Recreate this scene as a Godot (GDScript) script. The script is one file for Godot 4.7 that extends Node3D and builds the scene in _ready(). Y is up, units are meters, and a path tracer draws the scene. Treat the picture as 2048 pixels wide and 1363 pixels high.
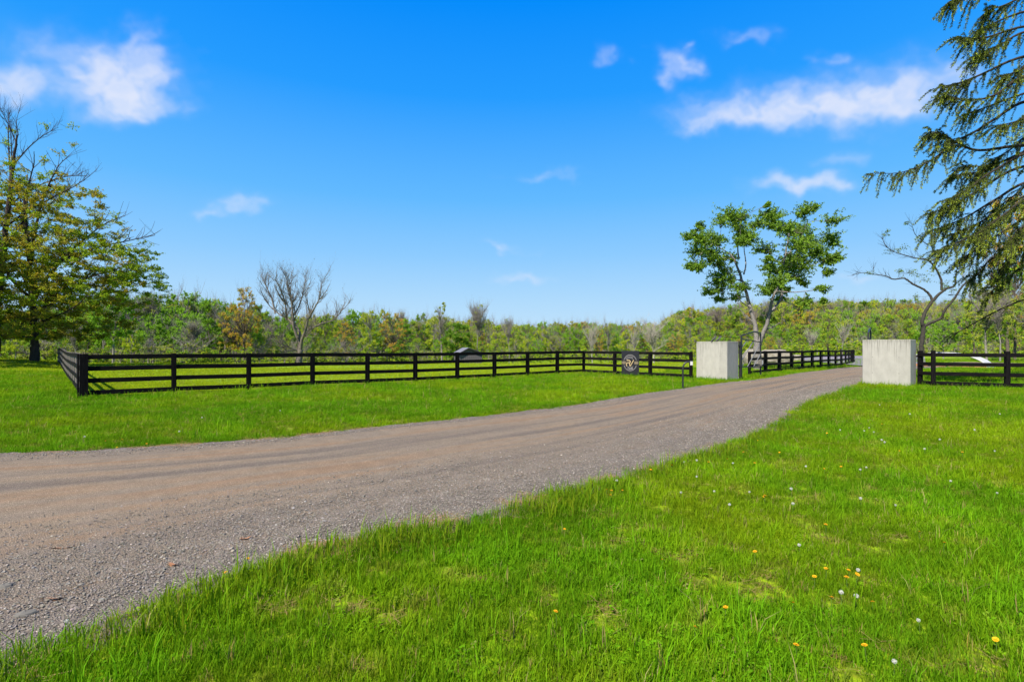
extends Node3D
# A gravel drive through a farm gate between two concrete blocks, black board fences, spring woods behind.
# x right, y up, -z away from the camera; metres.

const EYE := 1.6          # camera height
const F := 1024.0         # focal length in photograph pixels
const HOR := 695.0        # horizon row of the photograph

class Shape:
	# collects triangles; normals only when smooth shading is wanted
	var v := PackedVector3Array()
	var n := PackedVector3Array()
	var c := PackedColorArray()
	var t := PackedVector2Array()
	var i := PackedInt32Array()
	var col := Color(1, 1, 1)
	var colored := false
	func tri(a: Vector3, b: Vector3, d: Vector3) -> void:
		var k := v.size()
		v.append(a); v.append(b); v.append(d)
		if colored:
			c.append(col); c.append(col); c.append(col)
		i.append(k); i.append(k + 1); i.append(k + 2)
	func quad(a: Vector3, b: Vector3, d: Vector3, e: Vector3) -> void:
		var k := v.size()
		v.append(a); v.append(b); v.append(d); v.append(e)
		if colored:
			c.append(col); c.append(col); c.append(col); c.append(col)
		i.append_array(PackedInt32Array([k, k + 1, k + 2, k, k + 2, k + 3]))
	func leaf(p: Vector3, d: Vector3, side: Vector3, s: float, w: float) -> void:
		var m := p + d * (s * 0.5) + d.cross(side) * (s * 0.1)
		quad(p, m + side * (w * s), p + d * s, m - side * (w * s))
	func tube(pts: PackedVector3Array, radii: PackedFloat32Array, sides: int) -> void:
		var k := v.size()
		var count := pts.size()
		var up := Vector3(0.31, 0.2, 0.93).normalized()
		for a in count:
			var d := (pts[mini(a + 1, count - 1)] - pts[maxi(a - 1, 0)]).normalized()
			var x := d.cross(up)
			if x.length_squared() < 0.01:
				x = d.cross(Vector3(1, 0, 0))
			x = x.normalized()
			var y := x.cross(d)
			for b in sides:
				var g := TAU * b / sides
				var o := x * cos(g) + y * sin(g)
				v.append(pts[a] + o * radii[a])
				n.append(o)
				if colored:
					c.append(col)
		for a in count - 1:
			for b in sides:
				var p := k + a * sides + b
				var q := k + a * sides + (b + 1) % sides
				i.append_array(PackedInt32Array([p, q, p + sides, q, q + sides, p + sides]))
		# round off the far end
		var e := v.size()
		var dir := (pts[count - 1] - pts[count - 2]).normalized()
		v.append(pts[count - 1] + dir * radii[count - 1] * 0.5)
		n.append(dir)
		if colored:
			c.append(col)
		for b in sides:
			i.append_array(PackedInt32Array([e - sides + b, e - sides + (b + 1) % sides, e]))
	func mesh() -> ArrayMesh:
		var m := ArrayMesh.new()
		if v.is_empty():
			return m
		var a := []
		a.resize(Mesh.ARRAY_MAX)
		a[Mesh.ARRAY_VERTEX] = v
		a[Mesh.ARRAY_INDEX] = i
		if n.size() == v.size():
			a[Mesh.ARRAY_NORMAL] = n
		if colored:
			a[Mesh.ARRAY_COLOR] = c
		if t.size() == v.size():
			a[Mesh.ARRAY_TEX_UV] = t
		m.add_surface_from_arrays(Mesh.PRIMITIVE_TRIANGLES, a)
		return m

var rng := RandomNumberGenerator.new()
var soft := FastNoiseLite.new()      # slow noise for patches
var used := {}
var post_feet := []
var M := {}
var boxes := {}
var road_poly := PackedVector2Array()

# ---------------------------------------------------------------- small helpers
func rf(a: float, b: float) -> float:
	return rng.randf_range(a, b)

func rdir() -> Vector3:
	var z := rf(-1, 1)
	var a := rf(0, TAU)
	var r := sqrt(1 - z * z)
	return Vector3(r * cos(a), z, r * sin(a))

func at(px: float, py: float, d: float) -> Vector3:
	return Vector3((px - 1024.0) / F * d, EYE - (py - HOR) / F * d, -d)

func on_ground(px: float, py: float, up := 0.0) -> Vector3:
	var d := (EYE - up) * F / (py - HOR)
	var x := (px - 1024.0) / F * d
	return Vector3(x, land(x, -d), -d)

func sm(a: float, b: float, x: float) -> float:
	return smoothstep(a, b, x)

func land(x: float, z: float) -> float:
	var d := -z
	var h := soft.get_noise_2d(x * 5.0, z * 5.0) * 0.05
	if d > 25.0:
		var s := x / d
		h += -1.5 * sm(42, 105, d) * (1.0 - sm(0.25, 0.55, s))
		h += 10.0 * sm(112, 240, d) * sm(0.12, 0.55, s)
		h += 0.5 * sm(28, 46, d) * sm(0.82, 0.98, -s)
	return h

func numbered(called: String) -> String:
	if not used.has(called):
		used[called] = 0
		return called
	used[called] += 1
	return "%s_%03d" % [called, used[called]]

func tag(o: Node, label: String, category: String, group := "", kind := "") -> Node:
	if label: o.set_meta("label", label)
	if category: o.set_meta("category", category)
	if group: o.set_meta("group", group)
	if kind: o.set_meta("kind", kind)
	return o

func thing(called: String, label: String, category: String, pos := Vector3.ZERO, turn := 0.0, group := "") -> Node3D:
	var o := Node3D.new()
	o.name = numbered(called)
	add_child(o)
	o.position = pos
	o.rotation.y = turn
	tag(o, label, category, group)
	return o

func part(parent: Node, called: String, mesh: Mesh, mat: Material, xf := Transform3D()) -> MeshInstance3D:
	var o := MeshInstance3D.new()
	o.name = called if parent != self else numbered(called)
	o.mesh = mesh
	o.material_override = mat
	o.transform = xf
	parent.add_child(o, true)
	return o

func copy_of(o: Node3D, pos: Vector3, turn: float, k := Vector3.ONE) -> Node3D:
	var base_name := String(o.name).split("_0")[0]
	var c: Node3D = o.duplicate()
	c.name = numbered(base_name)
	add_child(c)
	c.position = pos
	c.rotation = Vector3(0, turn, 0)
	c.scale = k
	return c

func cbox(s: Vector3, b := 0.006) -> ArrayMesh:
	# box with chamfered edges, centred
	var key := [s.snapped(Vector3.ONE * 0.001), b]
	if boxes.has(key):
		return boxes[key]
	var m := Shape.new()
	var h := s * 0.5
	var corner := func(sx: int, sy: int, sz: int, ax: int) -> Vector3:
		var p := Vector3(h.x - b, h.y - b, h.z - b)
		p[ax] = h[ax]
		return p * Vector3(sx, sy, sz)
	for ax in 3:
		for sg in [-1, 1]:
			var q := []
			for k in [[-1, -1], [1, -1], [1, 1], [-1, 1]]:
				var w := [0, 0, 0]
				w[ax] = sg
				w[(ax + 1) % 3] = k[0]
				w[(ax + 2) % 3] = k[1]
				q.append(corner.call(w[0], w[1], w[2], ax))
			if sg > 0: m.quad(q[0], q[3], q[2], q[1])
			else: m.quad(q[0], q[1], q[2], q[3])
	for ax in 3:
		for a in [-1, 1]:
			for d in [-1, 1]:
				var w1 := [0, 0, 0]
				w1[(ax + 1) % 3] = a
				w1[(ax + 2) % 3] = d
				var w2 := w1.duplicate()
				w1[ax] = -1
				w2[ax] = 1
				var p1: Vector3 = corner.call(w1[0], w1[1], w1[2], (ax + 1) % 3)
				var p2: Vector3 = corner.call(w2[0], w2[1], w2[2], (ax + 1) % 3)
				var p3: Vector3 = corner.call(w2[0], w2[1], w2[2], (ax + 2) % 3)
				var p4: Vector3 = corner.call(w1[0], w1[1], w1[2], (ax + 2) % 3)
				if a * d > 0: m.quad(p1, p2, p3, p4)
				else: m.quad(p4, p3, p2, p1)
	for x in [-1, 1]:
		for y in [-1, 1]:
			for z in [-1, 1]:
				var p1: Vector3 = corner.call(x, y, z, 0)
				var p2: Vector3 = corner.call(x, y, z, 1)
				var p3: Vector3 = corner.call(x, y, z, 2)
				if x * y * z > 0: m.tri(p1, p3, p2)
				else: m.tri(p1, p2, p3)
	boxes[key] = m.mesh()
	return boxes[key]

func beam(parent: Node, called: String, a: Vector3, b: Vector3, w: float, t: float, mat: Material, up := Vector3.UP) -> MeshInstance3D:
	# a board from a to b: w across, t thick along the direction square to "up"
	var x := (b - a).normalized()
	var z := x.cross(up).normalized()
	var y := z.cross(x)
	return part(parent, called, cbox(Vector3((b - a).length(), w, t)), mat, Transform3D(Basis(x, y, z), (a + b) * 0.5))

func smooth_line(p: PackedVector3Array, sub: int) -> PackedVector3Array:
	var out := PackedVector3Array()
	var c := p.size()
	for k in c - 1:
		for s in sub:
			out.append(p[k].cubic_interpolate(p[k + 1], p[maxi(k - 1, 0)], p[mini(k + 2, c - 1)], float(s) / sub))
	out.append(p[c - 1])
	return out

func tapers(count: int, a: float, b: float) -> PackedFloat32Array:
	var r := PackedFloat32Array()
	for k in count:
		r.append(lerpf(a, b, pow(float(k) / maxi(count - 1, 1), 0.8)))
	return r

# ---------------------------------------------------------------- materials
func mat(called: String, color: Color, rough := 0.8, spec := 0.4) -> StandardMaterial3D:
	var m := StandardMaterial3D.new()
	m.resource_name = called
	m.albedo_color = color.linear_to_srgb()
	m.roughness = rough
	m.metallic_specular = spec
	M[called] = m
	return m

func noise(freq: float, kind: int, oct: int, seeded: int) -> FastNoiseLite:
	var n := FastNoiseLite.new()
	n.noise_type = kind
	n.frequency = freq
	n.fractal_octaves = oct
	n.seed = seeded
	return n

func ramp_texture(size: int, n: FastNoiseLite, a: Color, b: Color, n2: FastNoiseLite = null, c := Color.BLACK, lo := 0.0, hi := 1.0) -> ImageTexture:
	# linear colours a..b by noise, then c by a second noise
	var g := n.get_seamless_image(size, size)
	var g2: Image = n2.get_seamless_image(size, size) if n2 else null
	var im := Image.create(size, size, false, Image.FORMAT_RGB8)
	for y in size:
		for x in size:
			var k := clampf((g.get_pixel(x, y).r - lo) / (hi - lo), 0, 1)
			var col := a.lerp(b, k)
			if g2:
				col = col.lerp(c, sm(0.5, 0.85, g2.get_pixel(x, y).r))
			im.set_pixel(x, y, col.linear_to_srgb())
	return ImageTexture.create_from_image(im)

func make_materials() -> void:
	var simplex := FastNoiseLite.TYPE_SIMPLEX_SMOOTH
	# soil and thatch under the grass
	var g := mat("turf", Color(1, 1, 1), 0.95, 0.2)
	g.albedo_texture = ramp_texture(512, noise(0.035, simplex, 5, 3), Color(0.06, 0.1, 0.004), Color(0.18, 0.29, 0.006), noise(0.06, simplex, 3, 9), Color(0.16, 0.19, 0.012), 0.25, 0.75)
	g.vertex_color_use_as_albedo = true
	g.heightmap_enabled = true
	g.heightmap_texture = g.albedo_texture
	g.heightmap_scale = 2.0
	# crushed stone
	var cell := noise(0.055, FastNoiseLite.TYPE_CELLULAR, 1, 5)
	cell.cellular_return_type = FastNoiseLite.RETURN_DISTANCE2_SUB
	cell.fractal_type = FastNoiseLite.FRACTAL_NONE
	var r := mat("gravel_bed", Color(1, 1, 1), 0.95, 0.25)
	r.albedo_texture = ramp_texture(1024, cell, Color(0.3, 0.3, 0.3), Color(1.0, 1.0, 1.0), noise(0.07, simplex, 4, 12), Color(0.5, 0.49, 0.48), 0.1, 0.75)
	r.vertex_color_use_as_albedo = true
	r.heightmap_enabled = true
	r.heightmap_texture = r.albedo_texture
	r.heightmap_scale = 1.6
	var st := mat("stones", Color(1, 1, 1), 0.9, 0.3)
	st.vertex_color_use_as_albedo = true
	for nm in ["blades", "leaves", "needles"]:
		var l := mat(nm, Color(1, 1, 1), 0.75, 0.16)
		l.vertex_color_use_as_albedo = true
		l.backlight_enabled = true
		l.backlight = Color(0.85, 0.9, 0.5)
	M.needles.backlight = Color(0.3, 0.34, 0.2)
	var k := mat("bark", Color(1, 1, 1), 0.95, 0.2)
	k.vertex_color_use_as_albedo = true
	k.uv1_triplanar = true
	k.uv1_scale = Vector3(2.2, 0.7, 2.2)
	k.albedo_texture = ramp_texture(256, noise(0.04, simplex, 5, 21), Color(0.35, 0.35, 0.35), Color(1, 1, 1), null, Color.BLACK, 0.2, 0.8)
	k.heightmap_enabled = true
	k.heightmap_texture = k.albedo_texture
	k.heightmap_scale = 2.0
	# black stained boards
	var f := mat("black_boards", Color(1, 1, 1), 0.75, 0.2)
	f.uv1_triplanar = true
	f.uv1_scale = Vector3(0.35, 3.0, 3.0)
	f.albedo_texture = ramp_texture(256, noise(0.03, simplex, 5, 31), Color(0.002, 0.0017, 0.0022), Color(0.005, 0.0045, 0.0052), noise(0.02, simplex, 4, 33), Color(0.009, 0.008, 0.0075), 0.2, 0.8)
	var fp := mat("black_posts", Color(1, 1, 1), 0.8, 0.2)
	fp.uv1_triplanar = true
	fp.uv1_scale = Vector3(3.0, 0.35, 3.0)
	fp.albedo_texture = f.albedo_texture
	var wp := mat("weathered_posts", Color(1, 1, 1), 0.9, 0.2)
	wp.uv1_triplanar = true
	wp.uv1_scale = Vector3(3.0, 0.35, 3.0)
	wp.albedo_texture = ramp_texture(128, noise(0.03, simplex, 5, 35), Color(0.12, 0.1, 0.085), Color(0.26, 0.225, 0.19))
	mat("black_metal", Color(0.012, 0.012, 0.014), 0.45, 0.5)
	mat("steel", Color(0.13, 0.13, 0.135), 0.45, 0.5)
	mat("panel_glass", Color(0.02, 0.02, 0.035), 0.15, 0.5)
	mat("grey_plastic", Color(0.38, 0.38, 0.38), 0.5, 0.5)
	var sh := mat("shed_boards", Color(1, 1, 1), 0.9, 0.2)
	sh.uv1_triplanar = true
	sh.uv1_scale = Vector3(2.0, 0.3, 2.0)
	sh.albedo_texture = ramp_texture(128, noise(0.04, simplex, 4, 41), Color(0.06, 0.055, 0.06), Color(0.12, 0.11, 0.12))
	mat("roof_sheet", Color(0.12, 0.115, 0.125), 0.5, 0.5)
	mat("roof_dark", Color(0.02, 0.02, 0.025), 0.6, 0.4)
	var rk := mat("boulder_stone", Color(1, 1, 1), 0.9, 0.3)
	rk.uv1_triplanar = true
	rk.uv1_scale = Vector3.ONE * 0.5
	rk.albedo_texture = ramp_texture(256, noise(0.02, simplex, 5, 43), Color(0.12, 0.105, 0.08), Color(0.24, 0.22, 0.185), noise(0.03, simplex, 4, 44), Color(0.15, 0.145, 0.13), 0.2, 0.8)
	mat("white_cover", Color(0.34, 0.34, 0.345), 0.5, 0.5)
	mat("inner_cover", Color(0.42, 0.36, 0.3), 0.7, 0.3)
	mat("dandelion_yellow", Color(0.55, 0.28, 0.004), 0.7, 0.3)
	mat("dandelion_stem", Color(0.09, 0.15, 0.03), 0.7, 0.3)
	mat("dandelion_leaf", Color(0.1, 0.2, 0.005), 0.9, 0.1)
	var pf := mat("dandelion_fluff", Color(0.52, 0.52, 0.47), 0.9, 0.2)
	pf.backlight_enabled = true
	pf.backlight = Color(0.8, 0.8, 0.78)
	mat("sign_board", Color(0.012, 0.011, 0.016), 0.4, 0.5)
	mat("sign_silver", Color(0.2, 0.19, 0.2), 0.6, 0.3)
	mat("sign_gold", Color(0.36, 0.27, 0.15), 0.5, 0.3)
	mat("sign_bronze", Color(0.13, 0.105, 0.075), 0.6, 0.3)
	mat("lot_surface", Color(0.15, 0.14, 0.165), 0.95, 0.2)
	var bk := mat("bark_piece", Color(0.3, 0.15, 0.08), 0.9, 0.2)
	bk.uv1_triplanar = true

func concrete_material(called: String, seeded: int) -> StandardMaterial3D:
	# cast concrete: form panels of slightly different tone, fine pitting, rain streaks below the top edge
	var w := 512
	var h := 512
	var grain := noise(0.25, FastNoiseLite.TYPE_SIMPLEX_SMOOTH, 4, seeded)
	var cloud := noise(0.012, FastNoiseLite.TYPE_SIMPLEX_SMOOTH, 4, seeded + 1)
	var streak := noise(0.045, FastNoiseLite.TYPE_SIMPLEX_SMOOTH, 3, seeded + 2)
	var im := Image.create(w, h, false, Image.FORMAT_RGB8)
	var bump := Image.create(w, h, false, Image.FORMAT_RGB8)
	for y in h:
		for x in w:
			var u := float(x) / w
			var d := float(y) / h            # 0 at the top edge
			var a := 0.285 + 0.035 * cloud.get_noise_2d(x, y * 0.6) + 0.03 * grain.get_noise_2d(x, y)
			if u < 0.2 or u > 0.77: a *= 0.95
			if absf(u - 0.2) < 0.004 or absf(u - 0.77) < 0.004: a *= 0.82
			var reach := 0.07 + 0.45 * pow(clampf(streak.get_noise_2d(x, 7) * 1.4 + 0.35, 0, 1), 2.0)
			var k := clampf(1.0 - d / reach, 0, 1) * clampf(0.5 + streak.get_noise_2d(x * 2.2, y * 0.12), 0, 1)
			var col := Color(a * 1.01, a * 0.985, a * 0.9).lerp(Color(0.1, 0.098, 0.085), k * 0.85)
			var moss := clampf(1.0 - d / 0.03, 0, 1) * clampf(0.6 + cloud.get_noise_2d(x * 4, y * 4), 0, 1)
			col = col.lerp(Color(0.16, 0.17, 0.08), moss * 0.6)
			var low := clampf((d - 0.9) / 0.1, 0, 1) * clampf(0.3 + grain.get_noise_2d(x * 0.3, y * 0.3), 0, 1)
			col = col.lerp(Color(0.2, 0.19, 0.12), low * 0.6)
			im.set_pixel(x, y, col.linear_to_srgb())
			var b := 0.5 + 0.25 * grain.get_noise_2d(x, y) + 0.2 * cloud.get_noise_2d(x * 3, y * 3)
			if absf(u - 0.2) < 0.004 or absf(u - 0.77) < 0.004: b -= 0.3
			bump.set_pixel(x, y, Color(b, b, b))
	var m := mat(called, Color(1, 1, 1), 0.9, 0.3)
	m.albedo_texture = ImageTexture.create_from_image(im)
	m.heightmap_enabled = true
	m.heightmap_texture = ImageTexture.create_from_image(bump)
	m.heightmap_scale = 0.4
	m.texture_repeat = false
	return m

# ---------------------------------------------------------------- sky
func sky_panorama(exposure: float) -> ImageTexture:
	var w := 2560
	var h := 1280
	var big := noise(1.0, FastNoiseLite.TYPE_SIMPLEX_SMOOTH, 6, 77)
	var wisp := noise(1.0, FastNoiseLite.TYPE_SIMPLEX_SMOOTH, 5, 78)
	# elevation (degrees) -> colour as seen, linear
	var stops := [[0.0, Color(0.60, 0.80, 0.96)], [5.0, Color(0.44, 0.71, 0.98)], [10.0, Color(0.27, 0.60, 1.0)], [16.0, Color(0.125, 0.49, 1.0)], [26.0, Color(0.02, 0.335, 1.0)], [34.0, Color(0.002, 0.265, 0.97)], [60.0, Color(0.0, 0.17, 0.72)], [90.0, Color(0.0, 0.14, 0.62)]]
	# clouds: azimuth slope and height (both tangents), half width, half height, strength
	var puffs := []
	for c in [[235, 165, 95, 62, 1.15], [255, 215, 75, 38, 1.0], [278, 95, 30, 42, 0.75], [185, 130, 40, 34, 0.7], [55, 180, 75, 34, 0.62], [8, 165, 50, 40, 0.75], [100, 100, 90, 40, 0.22], [320, 165, 40, 22, 0.35],
			[1500, 230, 120, 34, 0.85], [1640, 215, 140, 44, 0.95], [1770, 205, 110, 52, 0.95], [1850, 170, 70, 42, 0.6], [1400, 250, 60, 20, 0.55], [1920, 150, 60, 30, 0.3], [1345, 145, 26, 34, 0.62], [1375, 135, 26, 22, 0.5], [1385, 102, 16, 10, 0.4],
			[1600, 370, 72, 20, 0.85], [1640, 362, 40, 12, 0.5], [1220, 115, 24, 18, 0.32], [1500, 80, 42, 14, 0.34], [1660, 122, 26, 16, 0.3], [480, 410, 46, 16, 0.5], [435, 432, 30, 12, 0.42], [1010, 495, 36, 9, 0.42], [1055, 560, 50, 12, 0.4],
			[1090, 350, 55, 12, 0.22], [1690, 320, 40, 20, 0.3], [1720, 560, 40, 12, 0.35]]:
		puffs.append([(c[0] - 1024.0) / F, (HOR - c[1]) / F, c[2] * 0.88 / F, c[3] * 0.88 / F, c[4] * (1.08 if c[2] > 62 else 0.72)])
	var data := PackedFloat32Array()
	data.resize(w * h * 4)
	var k := 0
	for y in h:
		var el := 90.0 - 180.0 * (y + 0.5) / h
		var e := clampf(el, 0, 90)
		var s := 0
		while s < stops.size() - 2 and e > stops[s + 1][0]:
			s += 1
		var base: Color = stops[s][1].lerp(stops[s + 1][1], clampf((e - stops[s][0]) / (stops[s + 1][0] - stops[s][0]), 0, 1))
		var tan_e := tan(deg_to_rad(minf(e, 80.0)))
		for x in w:
			var col := base
			if el > 0.5 and el < 75.0:
				var az := wrapf(TAU * (x + 0.5) / w, -PI, PI)        # 0 straight ahead (-z), positive to the right
				var dir := Vector3(sin(az) * cos(deg_to_rad(el)), sin(deg_to_rad(el)), -cos(az) * cos(deg_to_rad(el)))
				var dens := 0.0
				var lump := big.get_noise_3d(dir.x * 7.0, dir.y * 13.0, dir.z * 7.0)
				if absf(az) < 0.87 and el < 40:
					var sx := tan(az)
					var sy := tan_e / cos(az)
					var w1 := wisp.get_noise_2d(sx * 9.0, sy * 13.0)
					var w2 := wisp.get_noise_2d(sx * 9.0 + 60.0, sy * 13.0 + 20.0)
					sx += w1 * 0.05
					sy += w2 * 0.03
					for p in puffs:
						var dx: float = (sx - p[0]) / p[2]
						var dy: float = (sy - p[1]) / p[3]
						if dy < 0.0: dy *= 1.35          # flatter undersides
						var q := dx * dx + dy * dy
						if q < 5.0:
							dens += p[4] * exp(-q * 1.15)
					if dens > 0.01:
						var ragged := wisp.get_noise_2d(sx * 30.0 + 7.0, sy * 44.0)
						var billow := big.get_noise_2d(sx * 14.0, sy * 20.0)
						dens *= clampf(0.92 + 0.55 * billow + 0.4 * ragged, 0.0, 2.0)
				elif el > 8.0:
					dens = clampf((big.get_noise_3d(dir.x * 3.2, dir.y * 6.0, dir.z * 3.2) - 0.30) * 3.0, 0, 1) * clampf(0.7 + lump, 0, 1)
					dens *= sm(0.87, 1.0, absf(az)) if el < 40 else sm(40, 44, el)
				dens = 1.0 - exp(-dens * 1.25)
				col = col.lerp(Color(0.78, 0.83, 0.98), clampf(dens * 1.05, 0, 0.95))
			data[k] = col.r / exposure
			data[k + 1] = col.g / exposure
			data[k + 2] = col.b / exposure
			data[k + 3] = 1.0
			k += 4
	return ImageTexture.create_from_image(Image.create_from_data(w, h, false, Image.FORMAT_RGBAF, data.to_byte_array()))

# ---------------------------------------------------------------- ground and drive
var FAR := [[-24, -5.0], [-14, -6.7], [-9.5, -7.4], [-7.69, -7.69], [-6.04, -7.99], [-4.78, -8.53], [-3.83, -9.26], [-2.59, -10.4], [-0.29, -12.2], [1.75, -14.25], [3.6, -16.4], [6.5, -19.7], [8.4, -21.7], [11.0, -24.4], [15, -28.6], [18.05, -32.0], [27, -41], [36, -48.5], [50, -56.5]]
var NEAR := [[-10, 9.0], [-5.2, 1.5], [-3.3, -1.4], [-2.62, -2.55], [-1.98, -3.38], [-1.48, -4.08], [-0.5, -4.68], [0.46, -5.55], [1.82, -6.74], [3.66, -8.4], [5.43, -10.57], [8.15, -14.25], [10.7, -17.25], [14.6, -21.7], [18, -25.3], [21.4, -29], [30, -37.5], [40, -44], [52, -50.5]]

func edge(list: Array, sub: int) -> PackedVector2Array:
	var out := PackedVector2Array()
	var c := list.size()
	for k in c - 1:
		for s in sub:
			var g := func(j: int) -> Vector2:
				var q: Array = list[clampi(j, 0, c - 1)]
				return Vector2(q[0], q[1])
			out.append(g.call(k).cubic_interpolate(g.call(k + 1), g.call(k - 1), g.call(k + 2), float(s) / sub))
	out.append(Vector2(list[c - 1][0], list[c - 1][1]))
	return out

func build_ground() -> void:
	var m := Shape.new()
	m.colored = true
	var xs := PackedFloat32Array()
	var zs := PackedFloat32Array()
	for k in range(-130, 131):
		var t := k / 130.0
		xs.append(signf(t) * (55.0 * absf(t) + 1500.0 * pow(absf(t), 6.0)))
	for k in 221:
		var t := (k - 30) / 190.0
		zs.append(signf(t) * -(70.0 * absf(t) + 1700.0 * pow(absf(t), 5.0)))
	var paddock := PackedVector2Array([Vector2(-13.7, -16.4), Vector2(4.5, -32.1), Vector2(10.6, -25.4), Vector2(14.5, -31), Vector2(40, -55), Vector2(160, -120), Vector2(160, -400), Vector2(-400, -400), Vector2(-150, -170)])
	for z in zs:
		for x in xs:
			m.v.append(Vector3(x, land(x, z), z))
			m.t.append(Vector2(x, z) / 1.7)
			var p := soft.get_noise_2d(x * 2.6, z * 2.6)
			var q := soft.get_noise_2d(x * 11.0 + 90.0, z * 11.0)
			var c := Color(1, 1, 1).lerp(Color(1.25, 1.0, 0.9), clampf(p * 0.8 + 0.3, 0, 1)) * (1.0 + 0.15 * q)
			if Geometry2D.is_point_in_polygon(Vector2(x, z), paddock):
				c = Color(2.7, 1.75, 1.0).lerp(Color(2.2, 1.6, 1.0), clampf(p * 1.5 + 0.5, 0, 1)) * (1.0 + 0.15 * q)
			m.c.append(c)
	var w := xs.size()
	for a in zs.size() - 1:
		for b in w - 1:
			var k := a * w + b
			m.i.append_array(PackedInt32Array([k, k + w, k + 1, k + 1, k + w, k + w + 1]))
	for k in m.v.size():
		m.n.append(Vector3.UP)
	for a in range(1, zs.size() - 1):
		for b in range(1, w - 1):
			var k := a * w + b
			m.n[k] = (m.v[k + 1] - m.v[k - 1]).cross(m.v[k + w] - m.v[k - w]).normalized()
			if m.n[k].y < 0: m.n[k] = -m.n[k]
	var o := part(self, "ground", m.mesh(), M.turf)
	tag(o, "green lawn and olive pasture rolling back to the woods", "ground", "", "structure")

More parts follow.
